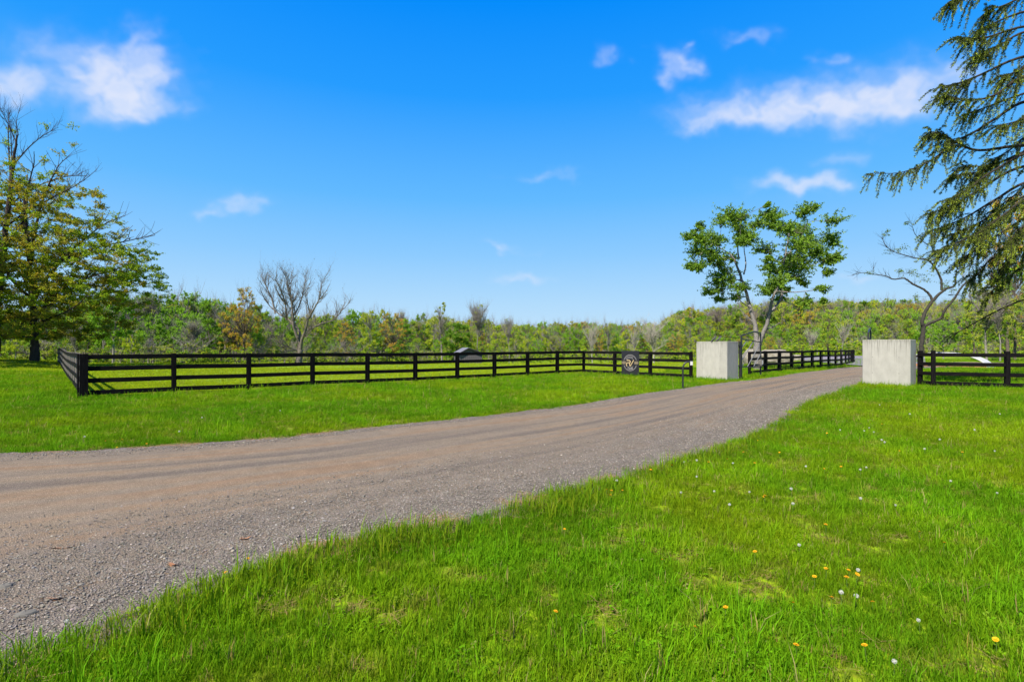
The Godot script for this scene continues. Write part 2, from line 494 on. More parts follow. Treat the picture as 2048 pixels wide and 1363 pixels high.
func build_road() -> void:
	var sub := 24
	var fe := edge(FAR, sub)
	var ne := edge(NEAR, sub)
	road_poly = fe.duplicate()
	var back := ne.duplicate()
	back.reverse()
	road_poly.append_array(back)
	var across := 90
	var m := Shape.new()
	m.colored = true
	var run := 0.0
	var track := noise(0.5, FastNoiseLite.TYPE_SIMPLEX_SMOOTH, 3, 61)
	var patch := noise(0.25, FastNoiseLite.TYPE_SIMPLEX_SMOOTH, 4, 62)
	var fine := noise(2.2, FastNoiseLite.TYPE_SIMPLEX_SMOOTH, 3, 63)
	for k in fe.size():
		if k > 0:
			run += ((fe[k] + ne[k]) * 0.5).distance_to((fe[k - 1] + ne[k - 1]) * 0.5)
		var wide := fe[k].distance_to(ne[k])
		for a in across + 1:
			var t := lerpf(-0.06, 1.06, float(a) / across)       # 0 far edge, 1 near edge
			var p := fe[k].lerp(ne[k], t)
			# wheel tracks run along the drive
			var s := track.get_noise_2d(t * 9.0, run * 0.06) * 0.5 + track.get_noise_2d(t * 26.0, run * 0.13 + 40.0) * 0.7 + track.get_noise_2d(t * 60.0, run * 0.25 + 90.0) * 0.4
			var pa := patch.get_noise_2d(p.x * 1.6, p.y * 1.6)
			var fi := fine.get_noise_2d(p.x * 1.4, p.y * 1.4)
			var inside := sm(-0.02, 0.14, t) * (1.0 - sm(0.6, 1.0, t + 0.2 * pa + 0.1 * fi))
			var grey := Color(0.262, 0.228, 0.196)
			var tan_ := Color(0.42, 0.325, 0.226)
			var rust := Color(0.375, 0.25, 0.16)
			var dark := Color(0.2, 0.162, 0.138)
			var c := grey.lerp(tan_, inside * clampf(0.62 + 0.5 * s + 0.3 * pa, 0, 1))
			c = c.lerp(rust, inside * clampf(s * 1.7 + pa * 0.6 - 0.05, 0, 0.8))
			c = c.lerp(dark, clampf(-s * 1.6 - 0.14 + 0.5 * fi, 0, 0.6) * (0.3 + 0.7 * inside))
			c *= 1.0 + 0.16 * fi
			m.c.append(c)
			var y := 0.02 + 0.012 * s * inside + 0.006 * fi + 0.03 * (1.0 - pow(absf(t * 2.0 - 1.0), 2.0))
			y -= 0.07 * (sm(0.0, 0.06, -t - 0.012 + 0.03 * fi) + sm(1.0, 1.06, t - 0.012 + 0.03 * fi))
			m.v.append(Vector3(p.x, land(p.x, p.y) + y, p.y))
			m.t.append(p / 0.85)
	var w := across + 1
	for k in fe.size() - 1:
		for a in across:
			var q := k * w + a
			m.i.append_array(PackedInt32Array([q, q + w, q + 1, q + 1, q + w, q + w + 1]))
	for k in m.v.size():
		m.n.append(Vector3.UP)
	for k in range(1, fe.size() - 1):
		for a in range(1, across):
			var q := k * w + a
			var nn := (m.v[q + 1] - m.v[q - 1]).cross(m.v[q + w] - m.v[q - w]).normalized()
			m.n[q] = nn if nn.y > 0 else -nn
	var o := part(self, "driveway", m.mesh(), M.gravel_bed)
	tag(o, "brown and grey gravel driveway curving through the gate", "driveway", "", "structure")
	# loose stones lying on it
	var lists := [[], [], []]
	var tints := [[], [], []]
	var total := 0
	while total < 80000:
		var k := int(rng.randf() * (fe.size() - 1))
		var t := rf(-0.015, 1.02)
		if rng.randf() < 0.75:
			t = 1.02 - absf(rng.randfn(0, 0.17))
		elif rng.randf() < 0.5:
			t = -0.015 + absf(rng.randfn(0, 0.06))
		var f := rng.randf()
		var p := fe[k].lerp(fe[k + 1], f).lerp(ne[k].lerp(ne[k + 1], f), t)
		if p.y > -1.8 or p.y < -26 or absf(p.x) > -p.y * 1.08 + 0.5:
			total += 1 if rng.randf() < 0.05 else 0
			continue
		if t > 0.12 and t < 0.6 and rng.randf() < 0.8:
			continue
		var s := rf(0.003, 0.009) * (1.0 + 0.03 * -p.y) * (0.6 if t > 0.12 and t < 0.6 else 1.0)
		if rng.randf() < 0.03: s *= 1.9
		var kk := rng.randi() % 3
		var b := Basis(rdir(), rf(0, TAU)).scaled(Vector3(s * rf(0.8, 1.4), s * rf(0.5, 0.9), s * rf(0.8, 1.3)))
		lists[kk].append(Transform3D(b, Vector3(p.x, land(p.x, p.y) + 0.024 + 0.03 * (1.0 - pow(t * 2.0 - 1.0, 2.0)) - 0.02 * (sm(0.97, 1.03, t) + sm(-0.03, 0.03, -t)), p.y)))
		var g := rf(0.09, 0.19)
		if rng.randf() < 0.03: g = rf(0.22, 0.34)
		tints[kk].append(Color(g * rf(1.04, 1.2), g, g * rf(0.78, 0.95)))
		total += 1
	var root := Node3D.new()
	root.name = "gravel"
	add_child(root)
	tag(root, "loose crushed stone scattered over the driveway", "gravel", "", "stuff")
	for kk in 3:
		var sh := Shape.new()
		var pts := []
		for q in 8:
			pts.append(Vector3(1 if q & 1 else -1, 1 if q & 2 else -1, 1 if q & 4 else -1) * Vector3(rf(0.4, 0.9), rf(0.4, 0.9), rf(0.4, 0.9)) * 0.75)
		for q in [[0, 2, 3, 1], [4, 5, 7, 6], [0, 1, 5, 4], [2, 6, 7, 3], [0, 4, 6, 2], [1, 3, 7, 5]]:
			sh.quad(pts[q[0]], pts[q[1]], pts[q[2]], pts[q[3]])
		scatter(root, "stones", sh.mesh(), M.stones, lists[kk], tints[kk])

func scatter(parent: Node, called: String, mesh: Mesh, material: Material, xfs: Array, cols: Array) -> void:
	if xfs.is_empty():
		return
	var mm := MultiMesh.new()
	mm.transform_format = MultiMesh.TRANSFORM_3D
	mm.use_colors = true
	mm.mesh = mesh
	mm.instance_count = xfs.size()
	for k in xfs.size():
		mm.set_instance_transform(k, xfs[k])
		mm.set_instance_color(k, cols[k])
	var o := MultiMeshInstance3D.new()
	o.name = called
	o.multimesh = mm
	o.material_override = material
	o.set_meta("kind", "stuff")
	parent.add_child(o, true)

func on_road(x: float, z: float) -> bool:
	return Geometry2D.is_point_in_polygon(Vector2(x, z), road_poly)

# ---------------------------------------------------------------- grass
func tuft(blades: int, tall: float, wide: float, spread: float, broad := 0) -> ArrayMesh:
	var m := Shape.new()
	m.colored = true
	for b in blades:
		var a := rf(0, TAU)
		var r := spread * sqrt(rng.randf())
		var p := Vector3(cos(a) * r, -0.01, sin(a) * r)
		var h := tall * rf(0.45, 1.15)
		var g := rf(0, TAU)
		var lean := Vector3(cos(g), 0, sin(g)) * h * rf(0.1, 0.75)
		var side := Vector3(-sin(g + rf(-0.8, 0.8)), 0, cos(g)) * wide * rf(0.6, 1.2) * 0.5
		var v := rf(0.75, 1.3)
		m.col = Color(v * rf(0.85, 1.25), v, v * rf(0.6, 1.2))
		var mid := p + Vector3(0, h * 0.62, 0) + lean * 0.35
		var tip := p + Vector3(0, h * rf(0.8, 1.0), 0) + lean
		m.quad(p - side, mid - side * 0.85, mid + side * 0.85, p + side)
		m.tri(mid - side * 0.85, tip, mid + side * 0.85)
	for b in broad:
		# clover and weed leaves low between the blades
		var a := rf(0, TAU)
		var p := Vector3(cos(a), 0, sin(a)) * spread * rf(0.2, 1.2) + Vector3(0, tall * rf(0.25, 0.6), 0)
		m.col = Color(0.8, 0.95, 0.9) * rf(0.8, 1.2)
		var d := Vector3(cos(a), rf(-0.2, 0.4), sin(a)).normalized()
		m.leaf(p, d, d.cross(Vector3.UP).normalized(), rf(0.014, 0.026), 0.45)
	return m.mesh()

func build_grass() -> void:
	var root := Node3D.new()
	root.name = "lawn_grass"
	add_child(root)
	tag(root, "bright green lawn grass on both sides of the drive", "grass", "", "stuff")
	var kinds := []
	for k in 4: kinds.append(tuft(15, rf(0.068, 0.098), 0.0039, 0.045))
	kinds.append(tuft(8, 0.055, 0.005, 0.05, 9))
	kinds.append(tuft(6, 0.15, 0.006, 0.03))
	var xs := []
	var cs := []
	for k in kinds: xs.append([]); cs.append([])
	# distance bands: from, to, tufts per square metre, size
	for band in [[2.2, 5.0, 1350.0, 0.95], [5.0, 9.0, 800.0, 1.05], [9.0, 15.0, 420.0, 1.2], [15.0, 24.0, 130.0, 1.6], [24.0, 40.0, 42.0, 2.0], [40.0, 70.0, 9.0, 2.6]]:
		var area: float = 1.06 * (band[1] * band[1] - band[0] * band[0])
		var want := int(area * band[2])
		for q in want:
			var d := sqrt(lerpf(band[0] * band[0], band[1] * band[1], rng.randf()))
			var x := d * rf(-1.06, 1.06)
			var jx := soft.get_noise_2d(x * 60.0, d * 60.0) * 0.22
			var jz := soft.get_noise_2d(x * 60.0 + 300.0, d * 60.0) * 0.22
			if on_road(x + jx + rng.randfn(0, 0.05), -d + jz + rng.randfn(0, 0.05)):
				continue
			var p := soft.get_noise_2d(x * 9.0, -d * 9.0)
			var p2 := soft.get_noise_2d(x * 30.0 + 50.0, -d * 30.0)
			var p3 := soft.get_noise_2d(x * 75.0 + 500.0, -d * 75.0)
			if p3 > 0.34 and rng.randf() < 0.75:
				continue       # thin spots
			var kk := rng.randi() % 4
			if p2 > 0.1 and rng.randf() < 0.16: kk = 4
			elif rng.randf() < 0.08: kk = 5
			var s: float = band[3] * rf(0.75, 1.2) * (1.0 + 0.35 * p2)
			var inside := -d < -16.4 - (x + 13.7) * 0.863 and x > -13.7 - (d - 16.4) * 0.904 and x < 4.6 + (d - 32.1) * -0.863 * (1.0 if d < 32.1 else -1.3)
			var c := Color(0.104, 0.24, 0.004).lerp(Color(0.182, 0.283, 0.005), clampf(p * 1.7 + 0.35 + 0.5 * p3, 0, 1))
			if p3 > 0.28: c = c.lerp(Color(0.2, 0.21, 0.03), 0.45)
			if inside or (d > 33 and x < 0.3 * d):
				c = Color(0.32, 0.37, 0.010).lerp(Color(0.25, 0.33, 0.009), rng.randf())
				s *= 0.7
			c *= rf(0.72, 1.2) * (1.0 + 0.4 * p2)
			if rng.randf() < 0.035: c = Color(0.36, 0.3, 0.1) * rf(0.6, 1.0)
			var b := Basis(Vector3.UP, rf(0, TAU)) * Basis(Vector3(1, 0, 0), rf(-0.15, 0.15))
			xs[kk].append(Transform3D(b.scaled(Vector3(s, s * rf(0.8, 1.15), s)), Vector3(x, land(x, -d), -d)))
			cs[kk].append(c)
	# uncut grass round the fence posts and the two blocks
	var feet := post_feet.duplicate()
	for q in 12:
		feet.append(Vector2(10.68, -25.4) - Vector2(0.654, 0.758) * 1.65 * q / 11.0)
		feet.append(Vector2(16.2, -20.8) - Vector2(0.654, 0.758) * 1.67 * q / 11.0)
	var verge := edge(NEAR, 24)
	for q in 500:
		var e := int(rng.randf() * 300)
		if soft.get_noise_2d(verge[e].x * 50.0, verge[e].y * 50.0) > 0.0:
			feet.append(verge[e] + Vector2(rf(0.0, 0.25), rf(0.0, 0.3)))
	for f in feet:
		for q in 12:
			var p: Vector2 = f + Vector2(rng.randfn(0, 0.17), rng.randfn(0, 0.17))
			if on_road(p.x, p.y): continue
			var kk := 5 if rng.randf() < 0.6 else rng.randi() % 4
			var b := Basis(Vector3.UP, rf(0, TAU)).scaled(Vector3.ONE * rf(0.8, 1.5))
			xs[kk].append(Transform3D(b, Vector3(p.x, land(p.x, p.y), p.y)))
			cs[kk].append(Color(0.11, 0.23, 0.006).lerp(Color(0.2, 0.26, 0.01), rng.randf()) * rf(0.75, 1.1))
	for k in kinds.size():
		scatter(root, "grass_tufts", kinds[k], M.blades, xs[k], cs[k])
	# dry straw caught along both edges of the drive
	var straw := Node3D.new()
	straw.name = "dry_straw"
	add_child(straw)
	tag(straw, "pale dry straw along the edges of the gravel drive", "straw", "", "stuff")
	var sm_ := Shape.new()
	sm_.colored = true
	for b in 9:
		var a := rf(0, TAU)
		var p := Vector3(rf(-0.05, 0.05), rf(0.0, 0.03), rf(-0.05, 0.05))
		var d := Vector3(cos(a), rf(-0.1, 0.3), sin(a)).normalized() * rf(0.05, 0.12)
		var s := d.cross(Vector3.UP).normalized() * 0.0022
		sm_.col = Color(1, 1, 1) * rf(0.6, 1.2)
		sm_.quad(p - s, p + d - s, p + d + s, p + s)
	var sx := []
	var sc := []
	var fe := edge(FAR, 24)
	var ne := edge(NEAR, 24)
	for q in 9000:
		var line := ne if rng.randf() < 0.62 else fe
		var k := int(rng.randf() * (line.size() - 1))
		var p := line[k].lerp(line[k + 1], rng.randf()) + Vector2(rng.randfn(0, 0.15), rng.randfn(0, 0.15))
		if p.y > -2 or absf(p.x) > -p.y * 1.1 or soft.get_noise_2d(p.x * 40.0 + 70.0, p.y * 40.0) < -0.02:
			continue
		sx.append(Transform3D(Basis(Vector3.UP, rf(0, TAU)).scaled(Vector3(1, 0.45, 1) * rf(0.4, 0.9)), Vector3(p.x, land(p.x, p.y) + 0.02, p.y)))
		sc.append(Color(0.42, 0.29, 0.15).lerp(Color(0.3, 0.14, 0.07), rng.randf() * rng.randf()))
	for q in 30000:
		var d := sqrt(rf(6.0, 220.0))
		var x := d * rf(-1.05, 1.05)
		if soft.get_noise_2d(x * 75.0 + 500.0, -d * 75.0) < 0.3 or on_road(x, -d):
			continue
		sx.append(Transform3D(Basis(Vector3.UP, rf(0, TAU)).scaled(Vector3(1, 0.8, 1) * rf(0.4, 0.8)), Vector3(x, land(x, -d) + rf(0.0, 0.03), -d)))
		sc.append(Color(0.34, 0.25, 0.1).lerp(Color(0.2, 0.12, 0.05), rng.randf()))
	scatter(straw, "straw_pieces", sm_.mesh(), M.blades, sx, sc)

# ---------------------------------------------------------------- fences
const RAILS := [1.305, 0.93, 0.545, 0.16]

func fence(called: String, label: String, posts: Array, side: float, post_mat: Material, battens := true, tall := 1.39) -> Node3D:
	var first: Vector2 = posts[0]
	var o := thing(called, label, "fence", Vector3(first.x, land(first.x, first.y), first.y), 0.0, "black four-board fences")
	var local := func(p: Vector2, y: float) -> Vector3:
		return Vector3(p.x, land(p.x, p.y) + y, p.y) - o.position
	for k in posts.size():
		var a: Vector2 = posts[maxi(k - 1, 0)]
		var b: Vector2 = posts[mini(k + 1, posts.size() - 1)]
		var along := (b - a).normalized()
		var turn := atan2(-along.y, along.x)
		var h := tall + rf(-0.012, 0.012)
		var basis_ := Basis(Vector3.UP, turn) * Basis(Vector3(1, 0, 0), rf(-0.008, 0.008)) * Basis(Vector3(0, 0, 1), rf(-0.008, 0.008))
		post_feet.append(posts[k])
		part(o, "post", cbox(Vector3(0.14, 1.55, 0.14), 0.008), post_mat, Transform3D(basis_, local.call(posts[k], h - 0.775)))
		if battens and k > 0 and k < posts.size() - 1:
			var nrm := Vector2(-along.y, along.x) * side
			part(o, "batten", cbox(Vector3(0.13, 1.33, 0.022), 0.004), M.black_posts, Transform3D(Basis(Vector3.UP, turn), local.call(posts[k] + nrm * 0.124, h - 0.69)))
		if k == posts.size() - 1:
			break
		var c: Vector2 = posts[k + 1]
		var dir: Vector2 = (c - posts[k]).normalized()
		var off := Vector2(-dir.y, dir.x) * side * 0.089
		for r in RAILS:
			var p: Vector3 = local.call(posts[k], r + rf(-0.006, 0.006))
			var q: Vector3 = local.call(c, r + rf(-0.006, 0.006))
			var o3 := Vector3(off.x, 0, off.y)
			var e := (q - p).normalized() * 0.002
			beam(o, "rail", p + o3 + e, q + o3 - e, 0.148, 0.034, M.black_boards)
	return o

func row(a: Vector2, b: Vector2, bays: int) -> Array:
	var out := []
	for k in bays + 1:
		out.append(a.lerp(b, float(k) / bays))
	return out

func build_fences() -> void:
	var near_corner := Vector2(-13.7, -16.4)
	var far_corner := Vector2(4.5, -32.1)
	fence("paddock_fence", "long black board fence along the front of the paddock", row(near_corner, far_corner, 10), 1.0, M.black_posts)
	fence("side_fence", "black board fence receding from the corner post towards the big trees", row(near_corner, Vector2(-46.6, -52.6), 20), -1.0, M.weathered_posts, false)
	# heavier corner post stands in both runs
	var cp := thing("corner_post", "thick black corner post where two fence runs meet", "fence post", Vector3(near_corner.x, land(near_corner.x, near_corner.y), near_corner.y), 0.712)
	part(cp, "post", cbox(Vector3(0.215, 1.62, 0.05), 0.006), M.black_posts, Transform3D(Basis(), Vector3(-0.02, 0.6, 0.15)))
	part(cp, "side_board", cbox(Vector3(0.05, 1.62, 0.24), 0.006), M.black_posts, Transform3D(Basis(), Vector3(-0.16, 0.6, 0.02)))
	var v := Vector2(0.654, 0.758)
	fence("sign_fence", "short black board fence carrying the round emblem sign", row(far_corner, far_corner + v * 7.32, 3), 1.0, M.black_posts)
	var posts := [Vector2(14.2, -30.6)]
	var g := atan2(-0.69, 0.724)
	for k in 16:
		var turn := g - 0.006 * k - (0.02 * (k - 7) if k > 7 else 0.0)
		posts.append(posts[-1] + Vector2(cos(turn), sin(turn)) * 2.44)
	fence("drive_fence", "black board fence following the drive beyond the gate", posts, 1.0, M.black_posts)
	fence("roadside_fence", "black board fence running off beside the concrete block with arched shelter behind", [Vector2(16.95, -21.25), Vector2(17.1, -20.77), Vector2(19.2, -19.85), Vector2(21.4, -18.9), Vector2(23.6, -17.95)], 1.0, M.black_posts, true, 1.47)

# ---------------------------------------------------------------- gate and blocks
func pillar(called: String, label: String, c: Vector2, w: float, deep: float, tall: float, m: Material) -> void:
	# c: near right corner; the front runs back along -v, the side along u
	var v := Vector3(0.654, 0, 0.758)
	var u := Vector3(0.758, 0, -0.654)
	var o := thing(called, label, "concrete block", Vector3(c.x, 0, c.y))
	var s := Shape.new()
	var b := 0.018
	var lo := -0.15
	# rings: outline at four heights with chamfered top and corners
	var outline := func(inset: float) -> Array:
		var k := b + inset
		return [Vector2(-w + inset, k), Vector2(-w + k, inset), Vector2(-k, inset), Vector2(-inset, k), Vector2(-inset, deep - k), Vector2(-k, deep - inset), Vector2(-w + k, deep - inset), Vector2(-w + inset, deep - k)]
	var rings := [[outline.call(0.0), lo], [outline.call(0.0), tall - b], [outline.call(b), tall]]
	for r in 2:
		var A: Array = rings[r][0]
		var B: Array = rings[r + 1][0]
		for k in 8:
			var k2 := (k + 1) % 8
			var q := [v * A[k].x + u * A[k].y + Vector3.UP * rings[r][1], v * A[k2].x + u * A[k2].y + Vector3.UP * rings[r][1], v * B[k2].x + u * B[k2].y + Vector3.UP * rings[r + 1][1], v * B[k].x + u * B[k].y + Vector3.UP * rings[r + 1][1]]
			s.quad(q[0], q[3], q[2], q[1])
			for z in [[A[k], rings[r][1]], [B[k], rings[r + 1][1]], [B[k2], rings[r + 1][1]], [A[k2], rings[r][1]]]:
				var p: Vector2 = z[0]
				var hor := (p.x + w) / w if k in [0, 1, 2, 5, 6] else p.y / deep
				s.t.append(Vector2(clampf(hor, 0.004, 0.996), clampf(1.0 - (z[1] - 0.0) / tall, 0.004, 0.996)))
	var T: Array = rings[2][0]
	for k in range(1, 7):
		s.tri(v * T[0].x + u * T[0].y + Vector3.UP * tall, v * T[k + 1].x + u * T[k + 1].y + Vector3.UP * tall, v * T[k].x + u * T[k].y + Vector3.UP * tall)
		for p in [T[0], T[k + 1], T[k]]:
			s.t.append(Vector2((p.x + w) / w * 0.9 + 0.05, 0.02 + 0.3 * p.y / deep))
	part(o, "block", s.mesh(), m)
	# form tie holes left in the front, a few millimetres proud plugs
	for q in [[0.22, 0.62], [0.77, 0.62], [0.22, 0.28], [0.77, 0.28]]:
		var cy := CylinderMesh.new()
		cy.top_radius = 0.012
		cy.bottom_radius = 0.014
		cy.height = 0.006
		cy.radial_segments = 10
		part(o, "tie_plug", cy, M.grey_dark, Transform3D(Basis(v, -u, -v.cross(u)), v * (-w + w * q[0]) + Vector3.UP * tall * q[1] - u * 0.002))

func rod(parent: Node, called: String, pts: Array, r: float, m: Material, sides := 8, sub := 1) -> MeshInstance3D:
	var s := Shape.new()
	var line := smooth_line(PackedVector3Array(pts), sub)
	s.tube(line, tapers(line.size(), r, r), sides)
	return part(parent, called, s.mesh(), m)

func gate_leaf(label: String, hinge: Vector2, end: Vector2) -> Node3D:
	var o := thing("gate_leaf", label, "gate", Vector3(hinge.x, land(hinge.x, hinge.y), hinge.y), 0.0, "black metal gate leaves swung open")
	var d2 := end - hinge
	var L := d2.length()
	var x := Vector3(d2.x, 0, d2.y) / L
	var p := func(t: float, y: float) -> Vector3: return x * t * L + Vector3.UP * y
	beam(o, "hinge_post", p.call(-0.06, 0.0), p.call(-0.06, 1.95), 0.09, 0.09, M.black_metal, x)
	beam(o, "stile", p.call(0.0, 0.07), p.call(0.0, 2.24), 0.075, 0.06, M.black_metal, x)
	beam(o, "stile", p.call(1.0, 0.15), p.call(1.0, 2.42), 0.075, 0.06, M.black_metal, x)
	beam(o, "top_rail", p.call(0.0, 2.25), p.call(0.66, 2.49), 0.075, 0.06, M.black_metal)
	beam(o, "top_rail", p.call(0.66, 2.49), p.call(1.0, 2.42), 0.073, 0.058, M.black_metal)
	beam(o, "middle_rail", p.call(0.012, 2.08), p.call(0.988, 1.93), 0.05, 0.044, M.black_metal)
	beam(o, "bottom_rail", p.call(0.012, 0.63), p.call(0.988, 0.55), 0.055, 0.046, M.black_metal)
	for q in [[0.02, 1.62, 0.27, 2.03], [0.02, 0.98, 0.62, 1.98], [0.3, 0.62, 0.98, 1.88], [0.62, 0.6, 0.98, 1.25], [0.02, 0.66, 0.12, 0.82]]:
		beam(o, "brace", p.call(q[0], q[1]), p.call(q[2], q[3]), 0.042, 0.034, M.steel)
	for y in [0.7, 1.75]:
		beam(o, "hinge", p.call(-0.12, y), p.call(0.0, y), 0.06, 0.06, M.black_metal)
	return o

func build_gate() -> void:
	mat("grey_dark", Color(0.11, 0.105, 0.095), 0.9, 0.2)
	pillar("concrete_block", "pale concrete gatepost block with tilted solar panels on top", Vector2(10.68, -25.4), 1.65, 1.2, 1.92, concrete_material("concrete_a", 301))
	pillar("concrete_block", "pale concrete gatepost block beside the white arched shelter", Vector2(16.2, -20.8), 1.67, 0.95, 1.94, concrete_material("concrete_b", 340))
	var a := gate_leaf("black metal gate leaf with diagonal grey bars, swung open by the green tree", Vector2(11.86, -26.45), Vector2(13.68, -28.15))
	# opener arm and its control box on the leaf
	var d := Vector3(0.73, 0, -0.68)
	var op := thing("gate_opener", "grey gate opener box hanging on the open gate leaf", "gate opener", a.position + d * 2.3 + Vector3(0.05, 0.62, 0.07), 0.75)
	part(op, "housing", cbox(Vector3(0.24, 0.36, 0.16), 0.02), M.grey_dark, Transform3D(Basis(), Vector3(0, 0.18, 0)))
	part(op, "cover", cbox(Vector3(0.13, 0.22, 0.02), 0.006), M.grey_plastic, Transform3D(Basis(), Vector3(0, 0.2, 0.092)))
	rod(op, "arm", [Vector3(-0.1, 0.1, 0), Vector3(-1.2, 0.0, 0.1)], 0.025, M.black_metal)
	gate_leaf("dark gate leaf top showing above the block beside the white arched shelter", Vector2(15.98, -22.95), Vector2(17.35, -24.75))
	# two small solar panels on the left block
	for k in 2:
		var pn := thing("solar_panel", ["small tilted solar panel on concrete block, the one nearer the emblem sign", "small tilted solar panel on concrete block, the one nearer the gate leaf"][k], "solar panel", Vector3(10.22 + 0.19 * k, 1.92, -26.02 + 0.14 * k), -0.7, "solar panels on the concrete block")
		rod(pn, "bracket", [Vector3(0.0, 0.0, 0.0), Vector3(0.03, 0.13, 0)], 0.014, M.black_metal)
		var xf := Transform3D(Basis(Vector3(0, 0, 1), 0.85), Vector3(0.05, 0.13, 0))
		part(pn, "frame", cbox(Vector3(0.33, 0.022, 0.24), 0.004), M.steel, xf)
		part(pn, "cell", cbox(Vector3(0.31, 0.006, 0.22), 0.002), M.panel_glass, xf * Transform3D(Basis(), Vector3(0, 0.0145, 0)))
	# keypad on a bent pipe
	var kp := thing("keypad_post", "black bent pipe with a grey keypad in front of the concrete block", "keypad post", on_ground(1366, 777.5))
	rod(kp, "pipe", [Vector3(0, -0.1, 0), Vector3(0, 0.4, 0), Vector3(0, 0.78, 0), Vector3(0.035, 0.93, 0.0), Vector3(0.13, 1.03, 0.0), Vector3(0.29, 1.055, 0.0)], 0.032, M.black_metal, 12, 5)
	part(kp, "keypad", cbox(Vector3(0.1, 0.17, 0.13), 0.01), M.grey_plastic, Transform3D(Basis(Vector3.UP, -0.35), Vector3(0.33, 1.0, 0.02)))
	part(kp, "hood", cbox(Vector3(0.11, 0.012, 0.17), 0.003), M.black_metal, Transform3D(Basis(Vector3.UP, -0.35), Vector3(0.335, 1.093, 0.02)))
	build_sign()

func build_sign() -> void:
	# flat printed board hung on the rails: silver rings, banner and gold monogram, all a few millimetres proud
	var v := Vector3(0.654, 0, 0.758)
	var nrm := Vector3(-0.758, 0, 0.654)
	var c2 := Vector2(4.5, -32.1) + Vector2(0.654, 0.758) * 3.62
	var o := thing("emblem_sign", "square black sign with round silver and gold emblem on the fence", "sign", Vector3(c2.x, land(c2.x, c2.y) + 0.75, c2.y) + nrm * 0.14)
	o.basis = Basis(v, Vector3.UP, nrm)
	part(o, "board", cbox(Vector3(1.2, 1.36, 0.02), 0.004), M.sign_board)
	var arc := func(called: String, r0: float, r1: float, a0: float, a1: float, z: float, m: Material) -> void:
		var s := Shape.new()
		var steps := 40
		for k in steps:
			var a := deg_to_rad(lerpf(a0, a1, float(k) / steps))
			var b := deg_to_rad(lerpf(a0, a1, float(k + 1) / steps))
			var p := [Vector3(cos(a) * r0, sin(a) * r0, z), Vector3(cos(a) * r1, sin(a) * r1, z), Vector3(cos(b) * r1, sin(b) * r1, z), Vector3(cos(b) * r0, sin(b) * r0, z)]
			s.quad(p[0], p[3], p[2], p[1])
		part(o, called, s.mesh(), m)
	arc.call("ring", 0.435, 0.465, 20, 160, 0.0125, M.sign_silver)
	arc.call("ring", 0.435, 0.465, 200, 340, 0.0125, M.sign_silver)
	arc.call("ring", 0.265, 0.285, 40, 140, 0.0125, M.sign_silver)
	arc.call("ring", 0.265, 0.285, 220, 320, 0.0125, M.sign_silver)
	var font := SystemFont.new()
	font.font_names = PackedStringArray(["Droid Sans"])
	font.font_weight = 700
	# the lettering round the top cannot be read in the photograph: short marks where its letters stand
	for k in 8:
		var a := deg_to_rad(140 - 80.0 * k / 7.0)
		var h: float = [0.075, 0.06, 0.075, 0.05, 0.075, 0.06, 0.07, 0.075][k]
		part(o, "letter_mark", cbox(Vector3(0.03, h, 0.002), 0.0005), M.sign_silver, Transform3D(Basis(Vector3(0, 0, 1), a - PI / 2), Vector3(cos(a) * 0.352, sin(a) * 0.352, 0.0128)))
	var word := "FARM"
	for k in 4:
		var a := deg_to_rad(246 + 48.0 * k / 3.0)
		var t := TextMesh.new()
		t.font = font
		t.text = word[k]
		t.font_size = 32
		t.pixel_size = 0.0042
		t.depth = 0.003
		part(o, "letter", t, M.sign_silver, Transform3D(Basis(Vector3(0, 0, 1), a + PI / 2), Vector3(cos(a) * 0.352, sin(a) * 0.352, 0.013)))
	var poly := func(called: String, pts: Array, z: float, m: Material) -> void:
		var s := Shape.new()
		var ids := Geometry2D.triangulate_polygon(PackedVector2Array(pts))
		for k in range(0, ids.size(), 3):
			var q := [Vector3(pts[ids[k]].x, pts[ids[k]].y, z), Vector3(pts[ids[k + 1]].x, pts[ids[k + 1]].y, z), Vector3(pts[ids[k + 2]].x, pts[ids[k + 2]].y, z)]
			if (q[1] - q[0]).cross(q[2] - q[0]).z > 0: s.tri(q[0], q[2], q[1])
			else: s.tri(q[0], q[1], q[2])
		part(o, called, s.mesh(), m)
	for sx in [-1.0, 1.0]:
		poly.call("banner", [Vector2(0.29 * sx, 0.08), Vector2(0.5 * sx, 0.09), Vector2(0.595 * sx, 0.005), Vector2(0.5 * sx, -0.09), Vector2(0.29 * sx, -0.08)], 0.0145, M.sign_bronze)
	# R and V strokes of the monogram
	var stroke := func(a: Vector2, b: Vector2, m: Material, z: float) -> void:
		beam(o, "monogram_stroke", Vector3(a.x, a.y, z), Vector3(b.x, b.y, z), 0.05, 0.004, m, Vector3(0, 1, 0.001) if absf(b.x - a.x) > 0.01 else Vector3(1, 0, 0.001))
	stroke.call(Vector2(-0.24, 0.135), Vector2(-0.03, 0.135), M.sign_gold, 0.0150)
	stroke.call(Vector2(-0.03, 0.13), Vector2(0.03, 0.05), M.sign_gold, 0.0162)
	stroke.call(Vector2(-0.23, -0.01), Vector2(0.01, 0.01), M.sign_gold, 0.0151)
	stroke.call(Vector2(0.03, 0.05), Vector2(-0.01, -0.005), M.sign_gold, 0.0173)
	stroke.call(Vector2(-0.23, 0.0), Vector2(-0.25, -0.2), M.sign_gold, 0.0163)
	stroke.call(Vector2(-0.05, -0.01), Vector2(0.0, -0.2), M.sign_gold, 0.0175)
	stroke.call(Vector2(0.02, -0.19), Vector2(0.25, 0.16), M.sign_gold, 0.0152)
	arc.call("crown_mark", 0.0, 0.05, 10, 170, 0.0126, M.sign_bronze)

